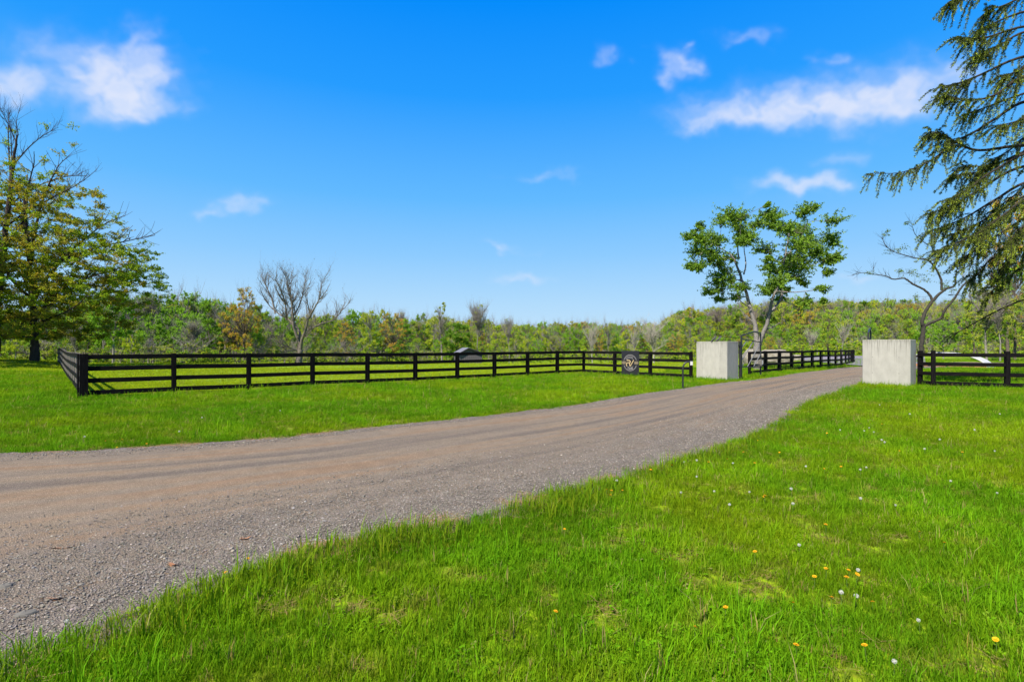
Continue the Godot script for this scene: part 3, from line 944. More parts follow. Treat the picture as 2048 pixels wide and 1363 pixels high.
# ---------------------------------------------------------------- far yard
func boulder(label: String, pos: Vector3, size: Vector3, seeded: int) -> void:
	var o := thing("boulder", label, "boulder", pos, 0.0, "boulders behind the drive fence")
	var n := noise(0.9, FastNoiseLite.TYPE_SIMPLEX_SMOOTH, 4, seeded)
	var s := Shape.new()
	var ring := 22
	var lat := 13
	for a in lat + 1:
		for b in ring:
			var th := PI * a / lat
			var ph := TAU * b / ring
			var d := Vector3(sin(th) * cos(ph), cos(th), sin(th) * sin(ph))
			var k := 1.0 + 0.28 * n.get_noise_3d(d.x * 1.2, d.y * 1.2, d.z * 1.2)
			# flattened faces
			var e := Vector3(clampf(d.x * k, -0.95, 0.98), clampf(d.y * k, -0.6, 0.9), clampf(d.z * k, -0.95, 0.95))
			s.v.append(e * size * 0.5 + Vector3(0, size.y * 0.2, 0))
	for a in lat:
		for b in ring:
			var p := a * ring + b
			var q := a * ring + (b + 1) % ring
			s.i.append_array(PackedInt32Array([p, q, p + ring, q, q + ring, p + ring]))
	part(o, "stone", s.mesh(), M.boulder_stone)

func build_yard() -> void:
	# grey gravelled lot behind the drive fence
	var lot := PackedVector2Array()
	for q in [[1600, 711.5], [1745, 712.0], [1850, 714.5], [1852, 728], [1780, 734.5], [1720, 732], [1660, 727.5], [1603, 721.5]]:
		var p := on_ground(q[0], q[1])
		lot.append(Vector2(p.x, p.z))
	var s := Shape.new()
	var ids := Geometry2D.triangulate_polygon(lot)
	var fine := []
	for k in range(0, ids.size(), 3):
		fine.append([lot[ids[k]], lot[ids[k + 1]], lot[ids[k + 2]]])
	for step in 4:
		var next := []
		for t in fine:
			var ab: Vector2 = (t[0] + t[1]) / 2
			var bc: Vector2 = (t[1] + t[2]) / 2
			var ca: Vector2 = (t[2] + t[0]) / 2
			next.append_array([[t[0], ab, ca], [ab, t[1], bc], [ca, bc, t[2]], [ab, bc, ca]])
		fine = next
	for t in fine:
		var q := []
		for p in t: q.append(Vector3(p.x, land(p.x, p.y) + 0.09, p.y))
		if (q[2] - q[0]).cross(q[1] - q[0]).y > 0: s.tri(q[0], q[1], q[2])
		else: s.tri(q[0], q[2], q[1])
	tag(part(self, "parking_lot", s.mesh(), M.lot_surface), "flat grey gravelled lot behind the drive fence", "lot", "", "structure")
	for q in [["large flat-topped beige boulder behind the drive fence beside the green tree", 1552, 712, 50.0, Vector3(3.3, 2.2, 2.6), 501], ["pale grey boulder behind the open gate leaf", 1506, 712, 51.0, Vector3(2.2, 2.3, 2.0), 502], ["small pale boulder by the end of the grey lot", 1592, 714, 62.0, Vector3(1.5, 1.15, 1.4), 503]]:
		var x: float = (q[1] - 1024.0) / F * q[3]
		boulder(q[0], Vector3(x, land(x, -q[3]), -q[3]), q[4], q[5])
	# low white arched shelter
	var c := at(1880, 733, 43.0)
	c.y = land(c.x, c.z)
	var o := thing("arched_shelter", "low white arched fabric shelter on the grass behind the roadside fence", "shelter", c, -1.0)
	var R := 3.0
	var deep := 1.7
	var shell := func(called: String, r: float, m: Material) -> void:
		var sh := Shape.new()
		for k in 24:
			var a := PI * k / 24.0
			var b := PI * (k + 1) / 24.0
			var p := Vector3(cos(a) * r, sin(a) * r * 0.4, 0)
			var p2 := Vector3(cos(b) * r, sin(b) * r * 0.4, 0)
			sh.quad(p, p2, p2 - Vector3(0, 0, deep), p - Vector3(0, 0, deep))
		part(o, called, sh.mesh(), m)
	shell.call("cover", R, M.white_cover)
	shell.call("lining", R - 0.06, M.inner_cover)
	for z in [0.0, -0.55, -1.15, -1.7]:
		var pts := []
		for k in 25:
			var a := PI * k / 24.0
			pts.append(Vector3(cos(a) * (R - 0.03), sin(a) * (R - 0.03) * 0.4, z))
		rod(o, "hoop", pts, 0.045 if z == 0.0 else 0.028, M.white_cover, 8)
	beam(o, "sill_board", Vector3(-R, 0.12, 0.08), Vector3(R, 0.12, 0.08), 0.24, 0.05, M.bark_piece)
	# little dark shed out in the paddock
	var d := 70.0
	var b := at(936, 724, d)
	b.y = land(b.x, b.z)
	var sd := thing("field_shed", "small dark shed with grey gable roof in the paddock", "shed", b, 0.42)
	var W := 3.3
	var D := 2.2
	var hh := 1.55
	for k in 11:
		part(sd, "wall_board", cbox(Vector3(W / 11 - 0.012, hh, 0.04), 0.004), M.shed_boards, Transform3D(Basis(), Vector3(-W / 2 + W / 11 * (k + 0.5), hh / 2 - 0.05, D / 2)))
	for sx in [-1, 1]:
		part(sd, "side_wall", cbox(Vector3(0.05, hh, D - 0.1), 0.004), M.shed_boards, Transform3D(Basis(), Vector3(sx * (W / 2 - 0.03), hh / 2 - 0.05, -0.03)))
	part(sd, "back_wall", cbox(Vector3(W - 0.12, hh, 0.05), 0.004), M.shed_boards, Transform3D(Basis(), Vector3(0, hh / 2 - 0.05, -D / 2 + 0.04)))
	var gs := Shape.new()
	for z in [D / 2 + 0.01, -D / 2]:
		gs.tri(Vector3(-W / 2, hh - 0.05, z), Vector3(-0.35, hh + 0.62, z), Vector3(W / 2, hh - 0.05, z))
	part(sd, "gable", gs.mesh(), M.shed_boards)
	beam(sd, "roof_slope", Vector3(-W / 2 - 0.25, hh - 0.14, 0), Vector3(-0.36, hh + 0.68, 0), D + 0.5, 0.05, M.roof_sheet, Vector3(0, 0, 1))
	beam(sd, "roof_slope", Vector3(-0.34, hh + 0.68, 0), Vector3(W / 2 + 0.3, hh - 0.12, 0), D + 0.5, 0.05, M.roof_sheet, Vector3(0, 0, 1))
	beam(sd, "verge_board", Vector3(-W / 2 - 0.25, hh - 0.2, D / 2 + 0.27), Vector3(-0.36, hh + 0.62, D / 2 + 0.27), 0.14, 0.03, M.roof_dark)
	beam(sd, "verge_board", Vector3(-0.34, hh + 0.62, D / 2 + 0.27), Vector3(W / 2 + 0.3, hh - 0.18, D / 2 + 0.27), 0.14, 0.03, M.roof_dark)

# ---------------------------------------------------------------- trees
class Skeleton:
	var p := PackedVector3Array()
	var r := PackedFloat32Array()
	func nearest(q: Vector3, low: float) -> int:
		var best := 0
		var bd := 1e9
		for k in p.size():
			if p[k].y < low:
				continue
			# prefer points below the target: branches rise
			var dv := q - p[k]
			var dd := dv.length() + maxf(0.0, -dv.y) * 1.2
			if dd < bd:
				bd = dd
				best = k
		return best

func add_limb(wood: Shape, sk: Skeleton, pts: Array, r0: float, r1: float, sides := 7, sub := 4) -> void:
	var line := smooth_line(PackedVector3Array(pts), sub)
	for k in range(1, line.size() - 1):
		line[k] += rdir() * r0 * 0.18
	var rr := tapers(line.size(), r0, r1)
	wood.tube(line, rr, sides)
	sk.p.append_array(line)
	sk.r.append_array(rr)

func join_limb(wood: Shape, sk: Skeleton, target: Vector3, low: float, thin := 0.5, tip := 0.012, sides := 5) -> Vector3:
	# grow a branch from the nearest wood to the target; returns the branch's start
	var k := sk.nearest(target, low)
	var a := sk.p[k]
	var d := target - a
	var L := d.length()
	if L < 0.05:
		return a
	var mid := a + d * 0.5 + rdir() * L * 0.1 + Vector3(0, -0.06 * L, 0)
	var r0 := minf(sk.r[k] * 0.8, thin * (0.012 + 0.022 * L))
	add_limb(wood, sk, [a, mid, target], maxf(r0, tip), tip, sides, 3)
	return a

func twiggy(wood: Shape, sk: Skeleton, count: int, length: float, r0: float, level: int, up := 0.35, from_r := 0.2) -> void:
	# fine bare branching: children spring from random points of the skeleton, thinner each level
	var n0 := sk.p.size()
	for q in count:
		var k := int(rng.randf() * n0)
		if sk.r[k] > from_r:
			continue
		var a := sk.p[k]
		var fwd := (sk.p[mini(k + 1, n0 - 1)] - a)
		if fwd.length() > 3.0 or fwd.length() < 0.001:
			fwd = Vector3.UP
		var d := (fwd.normalized() * 0.75 + rdir() * 0.8 + Vector3(0, up, 0)).normalized()
		var L := length * rf(0.5, 1.2)
		var m1 := a + d * L * 0.5 + rdir() * L * 0.07
		var m2 := a + d * L + Vector3(0, up * 0.3 * L, 0) + rdir() * L * 0.1
		var r := minf(r0, sk.r[k] * 0.75)
		add_limb(wood, sk, [a, m1, m2], r, r * 0.4, 4 if level < 2 else 3, 2)

func foliage(leaves: Shape, wood: Shape, c: Vector3, start: Vector3, R: Vector3, twigs: int, per: int, size: float, wide: float, pal: Array, droop := 0.15, twig_r := 0.006) -> void:
	# a clump: short twigs fan out from inside the clump, leaves sit along them
	for q in twigs:
		var o := rdir()
		o.y = o.y * 0.8 + 0.15
		var e := c + o * R * pow(rng.randf(), 0.5) * rf(0.6, 1.15)
		var b := c.lerp(start, rf(0.0, 0.3)) + rdir() * R.x * 0.15
		if twig_r > 0.0:
			wood.tube(PackedVector3Array([b, b.lerp(e, 0.5) + Vector3(0, R.y * 0.06, 0), e]), PackedFloat32Array([twig_r, twig_r * 0.7, twig_r * 0.4]), 3)
		var col: Color = pal[rng.randi() % pal.size()]
		for l in per:
			var f := 1.0 - rng.randf() * 0.62
			var p := b.lerp(e, f) + rdir() * size * rf(0.2, 1.1)
			leaves.col = col * rf(0.72, 1.3)
			var d := (rdir() + (e - b).normalized() * 0.6 - Vector3(0, droop, 0)).normalized()
			leaves.leaf(p, d, d.cross(rdir()).normalized(), size * rf(0.7, 1.3), wide)

func new_tree() -> Array:
	var w := Shape.new()
	w.colored = true
	var l := Shape.new()
	l.colored = true
	return [w, l, Skeleton.new()]

func finish_tree(called: String, label: String, pos: Vector3, t: Array, group := "", leaf_mat: Material = null) -> Node3D:
	var o := thing(called, label, "tree", pos, 0.0, group)
	part(o, "trunk", t[0].mesh(), M.bark)
	if t[1].v.size():
		part(o, "crown", t[1].mesh(), leaf_mat if leaf_mat else M.leaves)
	return o

func rel(list: Array, base: Vector3, d: float, deep := 0.0) -> Array:
	# photograph points of a limb -> points relative to the base, drifting in depth along the limb
	var out := []
	for k in list.size():
		out.append(at(list[k][0], list[k][1], d) - base - Vector3(0, 0, deep * k / maxi(list.size() - 1, 1)))
	return out

func gate_tree() -> void:
	var d := 37.0
	var base := at(1516, 740, d)
	base.y = land(base.x, base.z)
	var t := new_tree()
	var w: Shape = t[0]
	w.col = Color(0.23, 0.215, 0.205)
	var sk: Skeleton = t[2]
	add_limb(w, sk, [Vector3(0.0, -0.2, 0)] + rel([[1515, 700], [1516, 682]], base, d), 0.28, 0.23, 10)
	for q in [[[[1514, 690], [1512, 648], [1504, 616], [1499, 585], [1488, 548], [1478, 516], [1465, 500], [1441, 484]], 0.22, 0.03, 1.0],
			[[[1517, 688], [1528, 659], [1533, 632], [1538, 600], [1548, 569], [1556, 530], [1560, 490], [1566, 455]], 0.2, 0.03, -1.2],
			[[[1488, 548], [1498, 524], [1500, 490], [1508, 455]], 0.07, 0.02, 1.4], [[1478, 516], [1472, 492], [1474, 474], [1468, 445]],
			[[[1502, 616], [1486, 608], [1475, 603], [1462, 588]], 0.06, 0.02, -0.8], [[[1505, 643], [1492, 628], [1486, 619], [1474, 605]], 0.045, 0.012, 0.5],
			[[[1535, 630], [1554, 614], [1570, 593], [1576, 563], [1584, 548], [1605, 519], [1626, 500], [1647, 492]], 0.13, 0.02, 1.6],
			[[[1526, 662], [1544, 653], [1555, 645]], 0.07, 0.03, -0.4], [[[1556, 530], [1580, 500], [1596, 470], [1600, 445]], 0.06, 0.02, -1.0],
			[[[1441, 484], [1420, 490], [1395, 520]], 0.03, 0.012, 0.4]]:
		if q.size() == 4 and q[1] is float:
			add_limb(w, sk, rel(q[0], base, d, q[3]), q[1] * 0.85, q[2] * 0.85, 8)
		else:
			add_limb(w, sk, rel(q, base, d, -0.9), 0.06, 0.02, 7)
	var greens := [Color(0.125, 0.22, 0.024), Color(0.155, 0.265, 0.027), Color(0.105, 0.185, 0.026), Color(0.185, 0.3, 0.032)]
	for c in [[400, 160, 80], [480, 120, 70], [540, 150, 90], [620, 190, 80], [250, 250, 60], [200, 260, 40], [330, 270, 85], [450, 250, 95], [230, 320, 45], [280, 370, 75], [400, 420, 100], [330, 400, 70], [200, 500, 50], [250, 520, 50], [330, 470, 75], [480, 450, 60], [500, 540, 105], [430, 590, 80], [450, 660, 85], [560, 660, 90], [370, 680, 45], [470, 740, 50], [740, 280, 75], [640, 300, 60], [680, 90, 16], [700, 470, 24],
			[790, 140, 70], [860, 110, 75], [930, 150, 70], [980, 120, 50], [840, 190, 60], [760, 190, 55], [1000, 230, 110], [1100, 200, 95], [1190, 190, 70], [1150, 300, 105], [1250, 290, 70], [1310, 325, 42], [900, 300, 100], [860, 400, 95], [980, 350, 100], [1050, 420, 90], [1150, 400, 50], [1200, 470, 65], [1250, 460, 40], [900, 510, 100], [1010, 520, 85], [1100, 560, 75], [1220, 560, 40], [1150, 610, 35], [780, 560, 75], [740, 640, 75], [700, 690, 45], [840, 680, 80], [880, 620, 75], [1000, 660, 55], [980, 730, 50], [1060, 700, 36], [1100, 765, 35], [1150, 770, 24], [930, 790, 50], [860, 890, 68], [610, 720, 40], [690, 150, 55], [700, 230, 60], [640, 230, 60], [600, 400, 60], [560, 330, 70], [520, 350, 70], [620, 110, 50], [960, 450, 80], [1100, 480, 70], [820, 480, 70], [1180, 380, 60], [640, 560, 40], [1060, 330, 70], [350, 330, 70], [300, 180, 50]]:
		var px: float = 1330 + c[0] / 3.787
		var py: float = 400 + c[1] / 3.787
		var r: float = c[2] / 3.787 / F * d
		var env := sqrt(maxf(0.05, 1.0 - pow((px - 1527.0) / 165.0, 2) - pow((py - 535.0) / 150.0, 2)))
		var p := at(px, py, d) - base + Vector3(0, 0, rf(-1, 1) * env * 3.6)
		var a := join_limb(w, sk, p, 2.0, 0.8, 0.012)
		foliage(t[1], w, p, a, Vector3(r, r * 0.85, r) * 1.68, int(18 + 40 * r), int(19 + 9 * r), 0.1, 0.44, greens, 0.3)
	finish_tree("leafy_tree", "green leafy tree with forked grey trunk standing behind the open gate", base, t)

func twisted_tree() -> void:
	var d := 40.0
	var base := at(1843, 734, d)
	base.y = land(base.x, base.z)
	var t := new_tree()
	var w: Shape = t[0]
	w.col = Color(0.062, 0.055, 0.05)
	var sk: Skeleton = t[2]
	for q in [[[[1842, 738], [1843, 700], [1847, 656], [1845, 644], [1854, 617], [1866, 601]], 0.21, 0.13, 0.0],
			[[[1866, 601], [1863, 588], [1856, 578], [1837, 566], [1823, 554], [1804, 555], [1796, 549], [1771, 544], [1747, 540], [1732, 545]], 0.12, 0.018, 1.6],
			[[[1866, 601], [1884, 580], [1899, 572], [1897, 551], [1905, 541], [1928, 531]], 0.14, 0.03, -1.2], [[[1884, 580], [1885, 560], [1878, 539], [1865, 521], [1857, 516], [1837, 513], [1816, 506], [1796, 498], [1783, 484], [1781, 472]], 0.11, 0.012, 0.8],
			[[[1865, 521], [1870, 514], [1856, 490], [1855, 459], [1844, 440], [1831, 426]], 0.06, 0.012, -0.8], [[[1856, 490], [1829, 471], [1820, 458], [1812, 447]], 0.035, 0.01, -0.5], [[[1855, 459], [1862, 442], [1867, 426]], 0.03, 0.01, 0.4],
			[[[1849, 652], [1858, 645], [1872, 637], [1876, 621], [1890, 599], [1901, 574], [1913, 564], [1928, 545], [1934, 529], [1950, 508]], 0.15, 0.03, -2.0], [[[1898, 590], [1915, 588], [1935, 590]], 0.045, 0.015, 0.5], [[[1905, 541], [1920, 520], [1945, 500], [1960, 470]], 0.05, 0.015, -0.6], [[[1747, 540], [1748, 530]], 0.02, 0.008, 0.0]]:
		add_limb(w, sk, rel(q[0], base, d, q[3]), q[1] * 0.85, q[2] * 0.8, 8, 5)
	twiggy(w, sk, 420, 0.8, 0.012, 3, 0.3, 0.07)
	var pal := [Color(0.11, 0.17, 0.03), Color(0.08, 0.13, 0.03), Color(0.16, 0.2, 0.05)]
	for c in [[1735, 546, 12], [1778, 545, 9], [1800, 548, 18], [1815, 545, 20], [1830, 552, 18], [1840, 560, 16], [1806, 497, 14], [1815, 492, 14], [1795, 500, 10], [1784, 466, 10], [1778, 462, 8], [1806, 448, 8], [1860, 445, 12], [1870, 520, 22], [1885, 510, 26], [1900, 520, 28], [1910, 500, 30], [1880, 545, 22], [1925, 525, 26], [1930, 505, 26], [1945, 520, 22], [1890, 565, 18], [1915, 565, 20], [1920, 575, 14], [1875, 575, 12], [1850, 590, 8], [1940, 545, 18]]:
		var p := at(c[0], c[1], d) - base + Vector3(0, 0, rf(-1.3, 1.3))
		var r: float = c[2] / F * d
		var a := join_limb(w, sk, p, 3.0, 0.4, 0.008, 4)
		foliage(t[1], w, p, a, Vector3(r * 1.2, r * 0.7, r), 7, 6, 0.13, 0.22, pal, 0.35, 0.005)
	finish_tree("twisted_tree", "twisted thin-leaved tree with curving dark limbs behind the concrete block", base, t)

func bare_tree() -> void:
	var d := 80.0
	var base := at(597, 724, d)
	base.y = land(base.x, base.z)
	var t := new_tree()
	var w: Shape = t[0]
	w.col = Color(0.2, 0.175, 0.15)
	var sk: Skeleton = t[2]
	var z := func(list: Array) -> Array:
		var o := []
		for q in list: o.append([400 + q[0] / 4.0, 520 + q[1] / 4.0])
		return o
	add_limb(w, sk, [Vector3(0, -0.3, 0)] + rel(z.call([[795, 760], [795, 700]]), base, d), 0.5, 0.4, 10)
	for q in [[[[795, 720], [785, 640], [770, 560], [690, 480], [600, 430], [520, 370], [450, 300]], 0.28, 0.05, 2.5], [[[780, 620], [757, 540], [755, 440], [750, 330], [732, 240], [720, 130]], 0.27, 0.04, -1.5], [[[800, 720], [822, 640], [860, 560], [890, 470], [960, 370], [1000, 290], [1020, 200]], 0.28, 0.04, -2.5],
			[[[860, 560], [950, 510], [1040, 470], [1100, 390], [1150, 320]], 0.17, 0.03, 3.0], [[[690, 480], [700, 380], [690, 280], [650, 170]], 0.14, 0.03, -2.0], [[[600, 430], [560, 300], [510, 200], [500, 140]], 0.12, 0.03, 1.0], [[[790, 730], [740, 700], [680, 660], [570, 600]], 0.13, 0.03, -3.0], [[[755, 440], [790, 330], [810, 200], [800, 110]], 0.12, 0.03, 2.0], [[[890, 470], [880, 350], [870, 250]], 0.1, 0.03, -2.0], [[[750, 330], [700, 240], [690, 120]], 0.08, 0.02, 2.0], [[[840, 610], [900, 600], [980, 560]], 0.1, 0.03, -4.0]]:
		add_limb(w, sk, rel(z.call(q[0]), base, d, q[3]), q[1], q[2], 7, 5)
	twiggy(w, sk, 190, 2.4, 0.06, 1, 0.45, 0.2)
	w.col = Color(0.24, 0.21, 0.17)
	twiggy(w, sk, 900, 1.5, 0.028, 2, 0.4, 0.07)
	twiggy(w, sk, 2600, 0.9, 0.016, 3, 0.3, 0.03)
	for k in 500:
		var q := int(rng.randf() * sk.p.size())
		if sk.r[q] < 0.03:
			t[1].col = Color(0.2, 0.17, 0.06) * rf(0.7, 1.2)
			var dd := rdir()
			t[1].leaf(sk.p[q], dd, dd.cross(rdir()).normalized(), 0.16, 0.3)
	finish_tree("bare_tree", "wide bare grey tree standing alone behind the paddock fence", base, t)

func big_left_trees() -> void:
	var olive := [Color(0.31, 0.315, 0.026), Color(0.34, 0.31, 0.03), Color(0.28, 0.31, 0.024), Color(0.35, 0.29, 0.036)]
	var green := [Color(0.26, 0.34, 0.02), Color(0.22, 0.3, 0.022), Color(0.29, 0.37, 0.024)]
	var rusty := [Color(0.33, 0.25, 0.036), Color(0.31, 0.26, 0.03), Color(0.27, 0.26, 0.026)]
	# tree with its trunk in the picture
	var d := 45.0
	var base := at(69, 722, d)
	base.y = land(base.x, base.z)
	var t := new_tree()
	var w: Shape = t[0]
	w.col = Color(0.085, 0.07, 0.06)
	var sk: Skeleton = t[2]
	add_limb(w, sk, [Vector3(0, -0.3, 0), Vector3(0.0, 1.2, 0)] + rel([[69, 675], [66, 600], [58, 520], [52, 440], [46, 380]], base, d), 0.4, 0.09, 10)
	for q in [[[[67, 600], [90, 545], [130, 490], [180, 440], [215, 420]], 0.17, 0.02, 2.0], [[[60, 530], [85, 470], [115, 410], [150, 370], [185, 345]], 0.16, 0.02, -3.0], [[[69, 640], [110, 600], [160, 570], [220, 555], [270, 545]], 0.16, 0.02, -2.0], [[[68, 620], [40, 570], [0, 530], [-60, 500]], 0.17, 0.02, 2.0],
			[[[62, 560], [100, 520], [160, 490], [220, 470], [262, 455]], 0.13, 0.02, 3.0], [[[70, 650], [120, 640], [190, 625], [250, 600]], 0.12, 0.02, -4.0], [[[70, 655], [20, 630], [-50, 600]], 0.12, 0.02, -4.0], [[[56, 490], [30, 430], [10, 380], [-10, 340]], 0.12, 0.02, 2.0], [[[52, 440], [70, 380], [95, 340], [110, 320]], 0.09, 0.02, -2.0], [[[69, 640], [75, 600], [90, 560], [100, 520]], 0.15, 0.03, 5.0], [[[66, 600], [60, 560], [70, 500], [90, 450]], 0.15, 0.03, -5.5]]:
		add_limb(w, sk, rel(q[0], base, d, q[3]), q[1], q[2], 7, 5)
	w.col = Color(0.1, 0.08, 0.075)
	twiggy(w, sk, 260, 1.8, 0.035, 2, 0.3, 0.14)
	for k in 1650:
		var px := rf(-120, 300)
		var py := 680.0 - 350.0 * pow(rng.randf(), 1.25)
		# outline of the crown: a broad dome leaning right, thinner towards the tips
		var edge_y := 300.0 + 0.0
		if px > 60: edge_y = lerpf(335.0, 545.0, pow((px - 60) / 240.0, 1.4))
		var low_y := 678.0 if px < 130 else lerpf(676.0, 585.0, (px - 130) / 170.0)
		if py < edge_y or py > low_y:
			continue
		var sparse := sm(560, 330, py) * 0.55 + sm(150, 300, px) * 0.25
		if rng.randf() < sparse:
			continue
		var env := sqrt(maxf(0.04, 1.0 - pow((px - 70) / 240.0, 2) - pow((py - 560) / 260.0, 2)))
		var p := at(px, py, d) - base + Vector3(0, 0, rf(-1, 1) * env * 7.0)
		var r := rf(0.55, 1.15)
		var a := join_limb(w, sk, p, 2.0, 0.55, 0.012, 4)
		var hue := soft.get_noise_2d(px * 1.4, py * 2.2)
		var pal: Array = rusty if hue > 0.24 else (green if hue < -0.2 or px > 230 else olive)
		foliage(t[1], w, p, a, Vector3(r * 1.2, r * 0.6, r * 1.1), 11, 22 if py > 480 else 15, 0.1, 0.42, pal, 0.25, 0.006)
	finish_tree("maple_tree", "large spreading maple in olive young leaf left of the fence end", base, t)
	# taller neighbour whose trunk stands at the picture's edge
	d = 43.0
	base = at(-14, 722, d)
	base.y = land(base.x, base.z)
	t = new_tree()
	w = t[0]
	w.col = Color(0.075, 0.062, 0.058)
	sk = t[2]
	add_limb(w, sk, [Vector3(0, -0.3, 0), Vector3(0.1, 1.5, 0)] + rel([[-8, 650], [0, 560], [12, 460], [22, 380], [26, 320], [34, 270]], base, d), 0.42, 0.06, 10)
	for q in [[[[0, 560], [-30, 500], [-60, 440]], 0.12, 0.02, 2.0], [[[16, 430], [30, 370], [38, 300], [40, 240]], 0.09, 0.012, -1.0], [[[22, 380], [10, 310], [0, 250], [-6, 215]], 0.08, 0.012, 1.0], [[[26, 330], [55, 290], [80, 265], [104, 248]], 0.06, 0.01, 0.6], [[[34, 290], [22, 250], [14, 222]], 0.045, 0.01, -0.6], [[[18, 410], [60, 370], [110, 345], [150, 340]], 0.08, 0.012, 1.5], [[[14, 450], [70, 420], [130, 395], [180, 375], [222, 352]], 0.1, 0.012, -1.5], [[[36, 270], [30, 240], [36, 212]], 0.03, 0.008, 0.2], [[[6, 510], [-40, 430], [-70, 360]], 0.12, 0.02, -2.0], [[[8, 500], [20, 440], [50, 400], [70, 350]], 0.1, 0.015, 3.0]]:
		add_limb(w, sk, rel(q[0], base, d, q[3]), q[1], q[2], 7, 5)
	twiggy(w, sk, 240, 1.3, 0.02, 2, 0.45, 0.09)
	twiggy(w, sk, 500, 0.7, 0.011, 3, 0.4, 0.03)
	for k in 480:
		var px := rf(-110, 190)
		var py := rf(230, 600)
		if py < 330 + maxf(0, px - 60) * 0.4 and rng.randf() < 0.75:
			continue
		if px > 130 and py > 480:
			continue
		var env := sqrt(maxf(0.05, 1.0 - pow(px / 200.0, 2) - pow((py - 430) / 240.0, 2)))
		var p := at(px, py, d) - base + Vector3(0, 0, rf(-1, 1) * env * 5.0)
		var r := rf(0.5, 0.95)
		var a := join_limb(w, sk, p, 3.0, 0.5, 0.01, 4)
		var hue := soft.get_noise_2d(px * 1.7 + 400, py * 2.0)
		foliage(t[1], w, p, a, Vector3(r, r * 0.7, r), 9, 8 if py < 360 else 15, 0.115, 0.4, green if hue > 0.12 else (rusty if hue < -0.08 else olive), 0.25, 0.006)
	finish_tree("maple_tree", "tall maple with bare upper twigs, its trunk at the left edge", base, t)

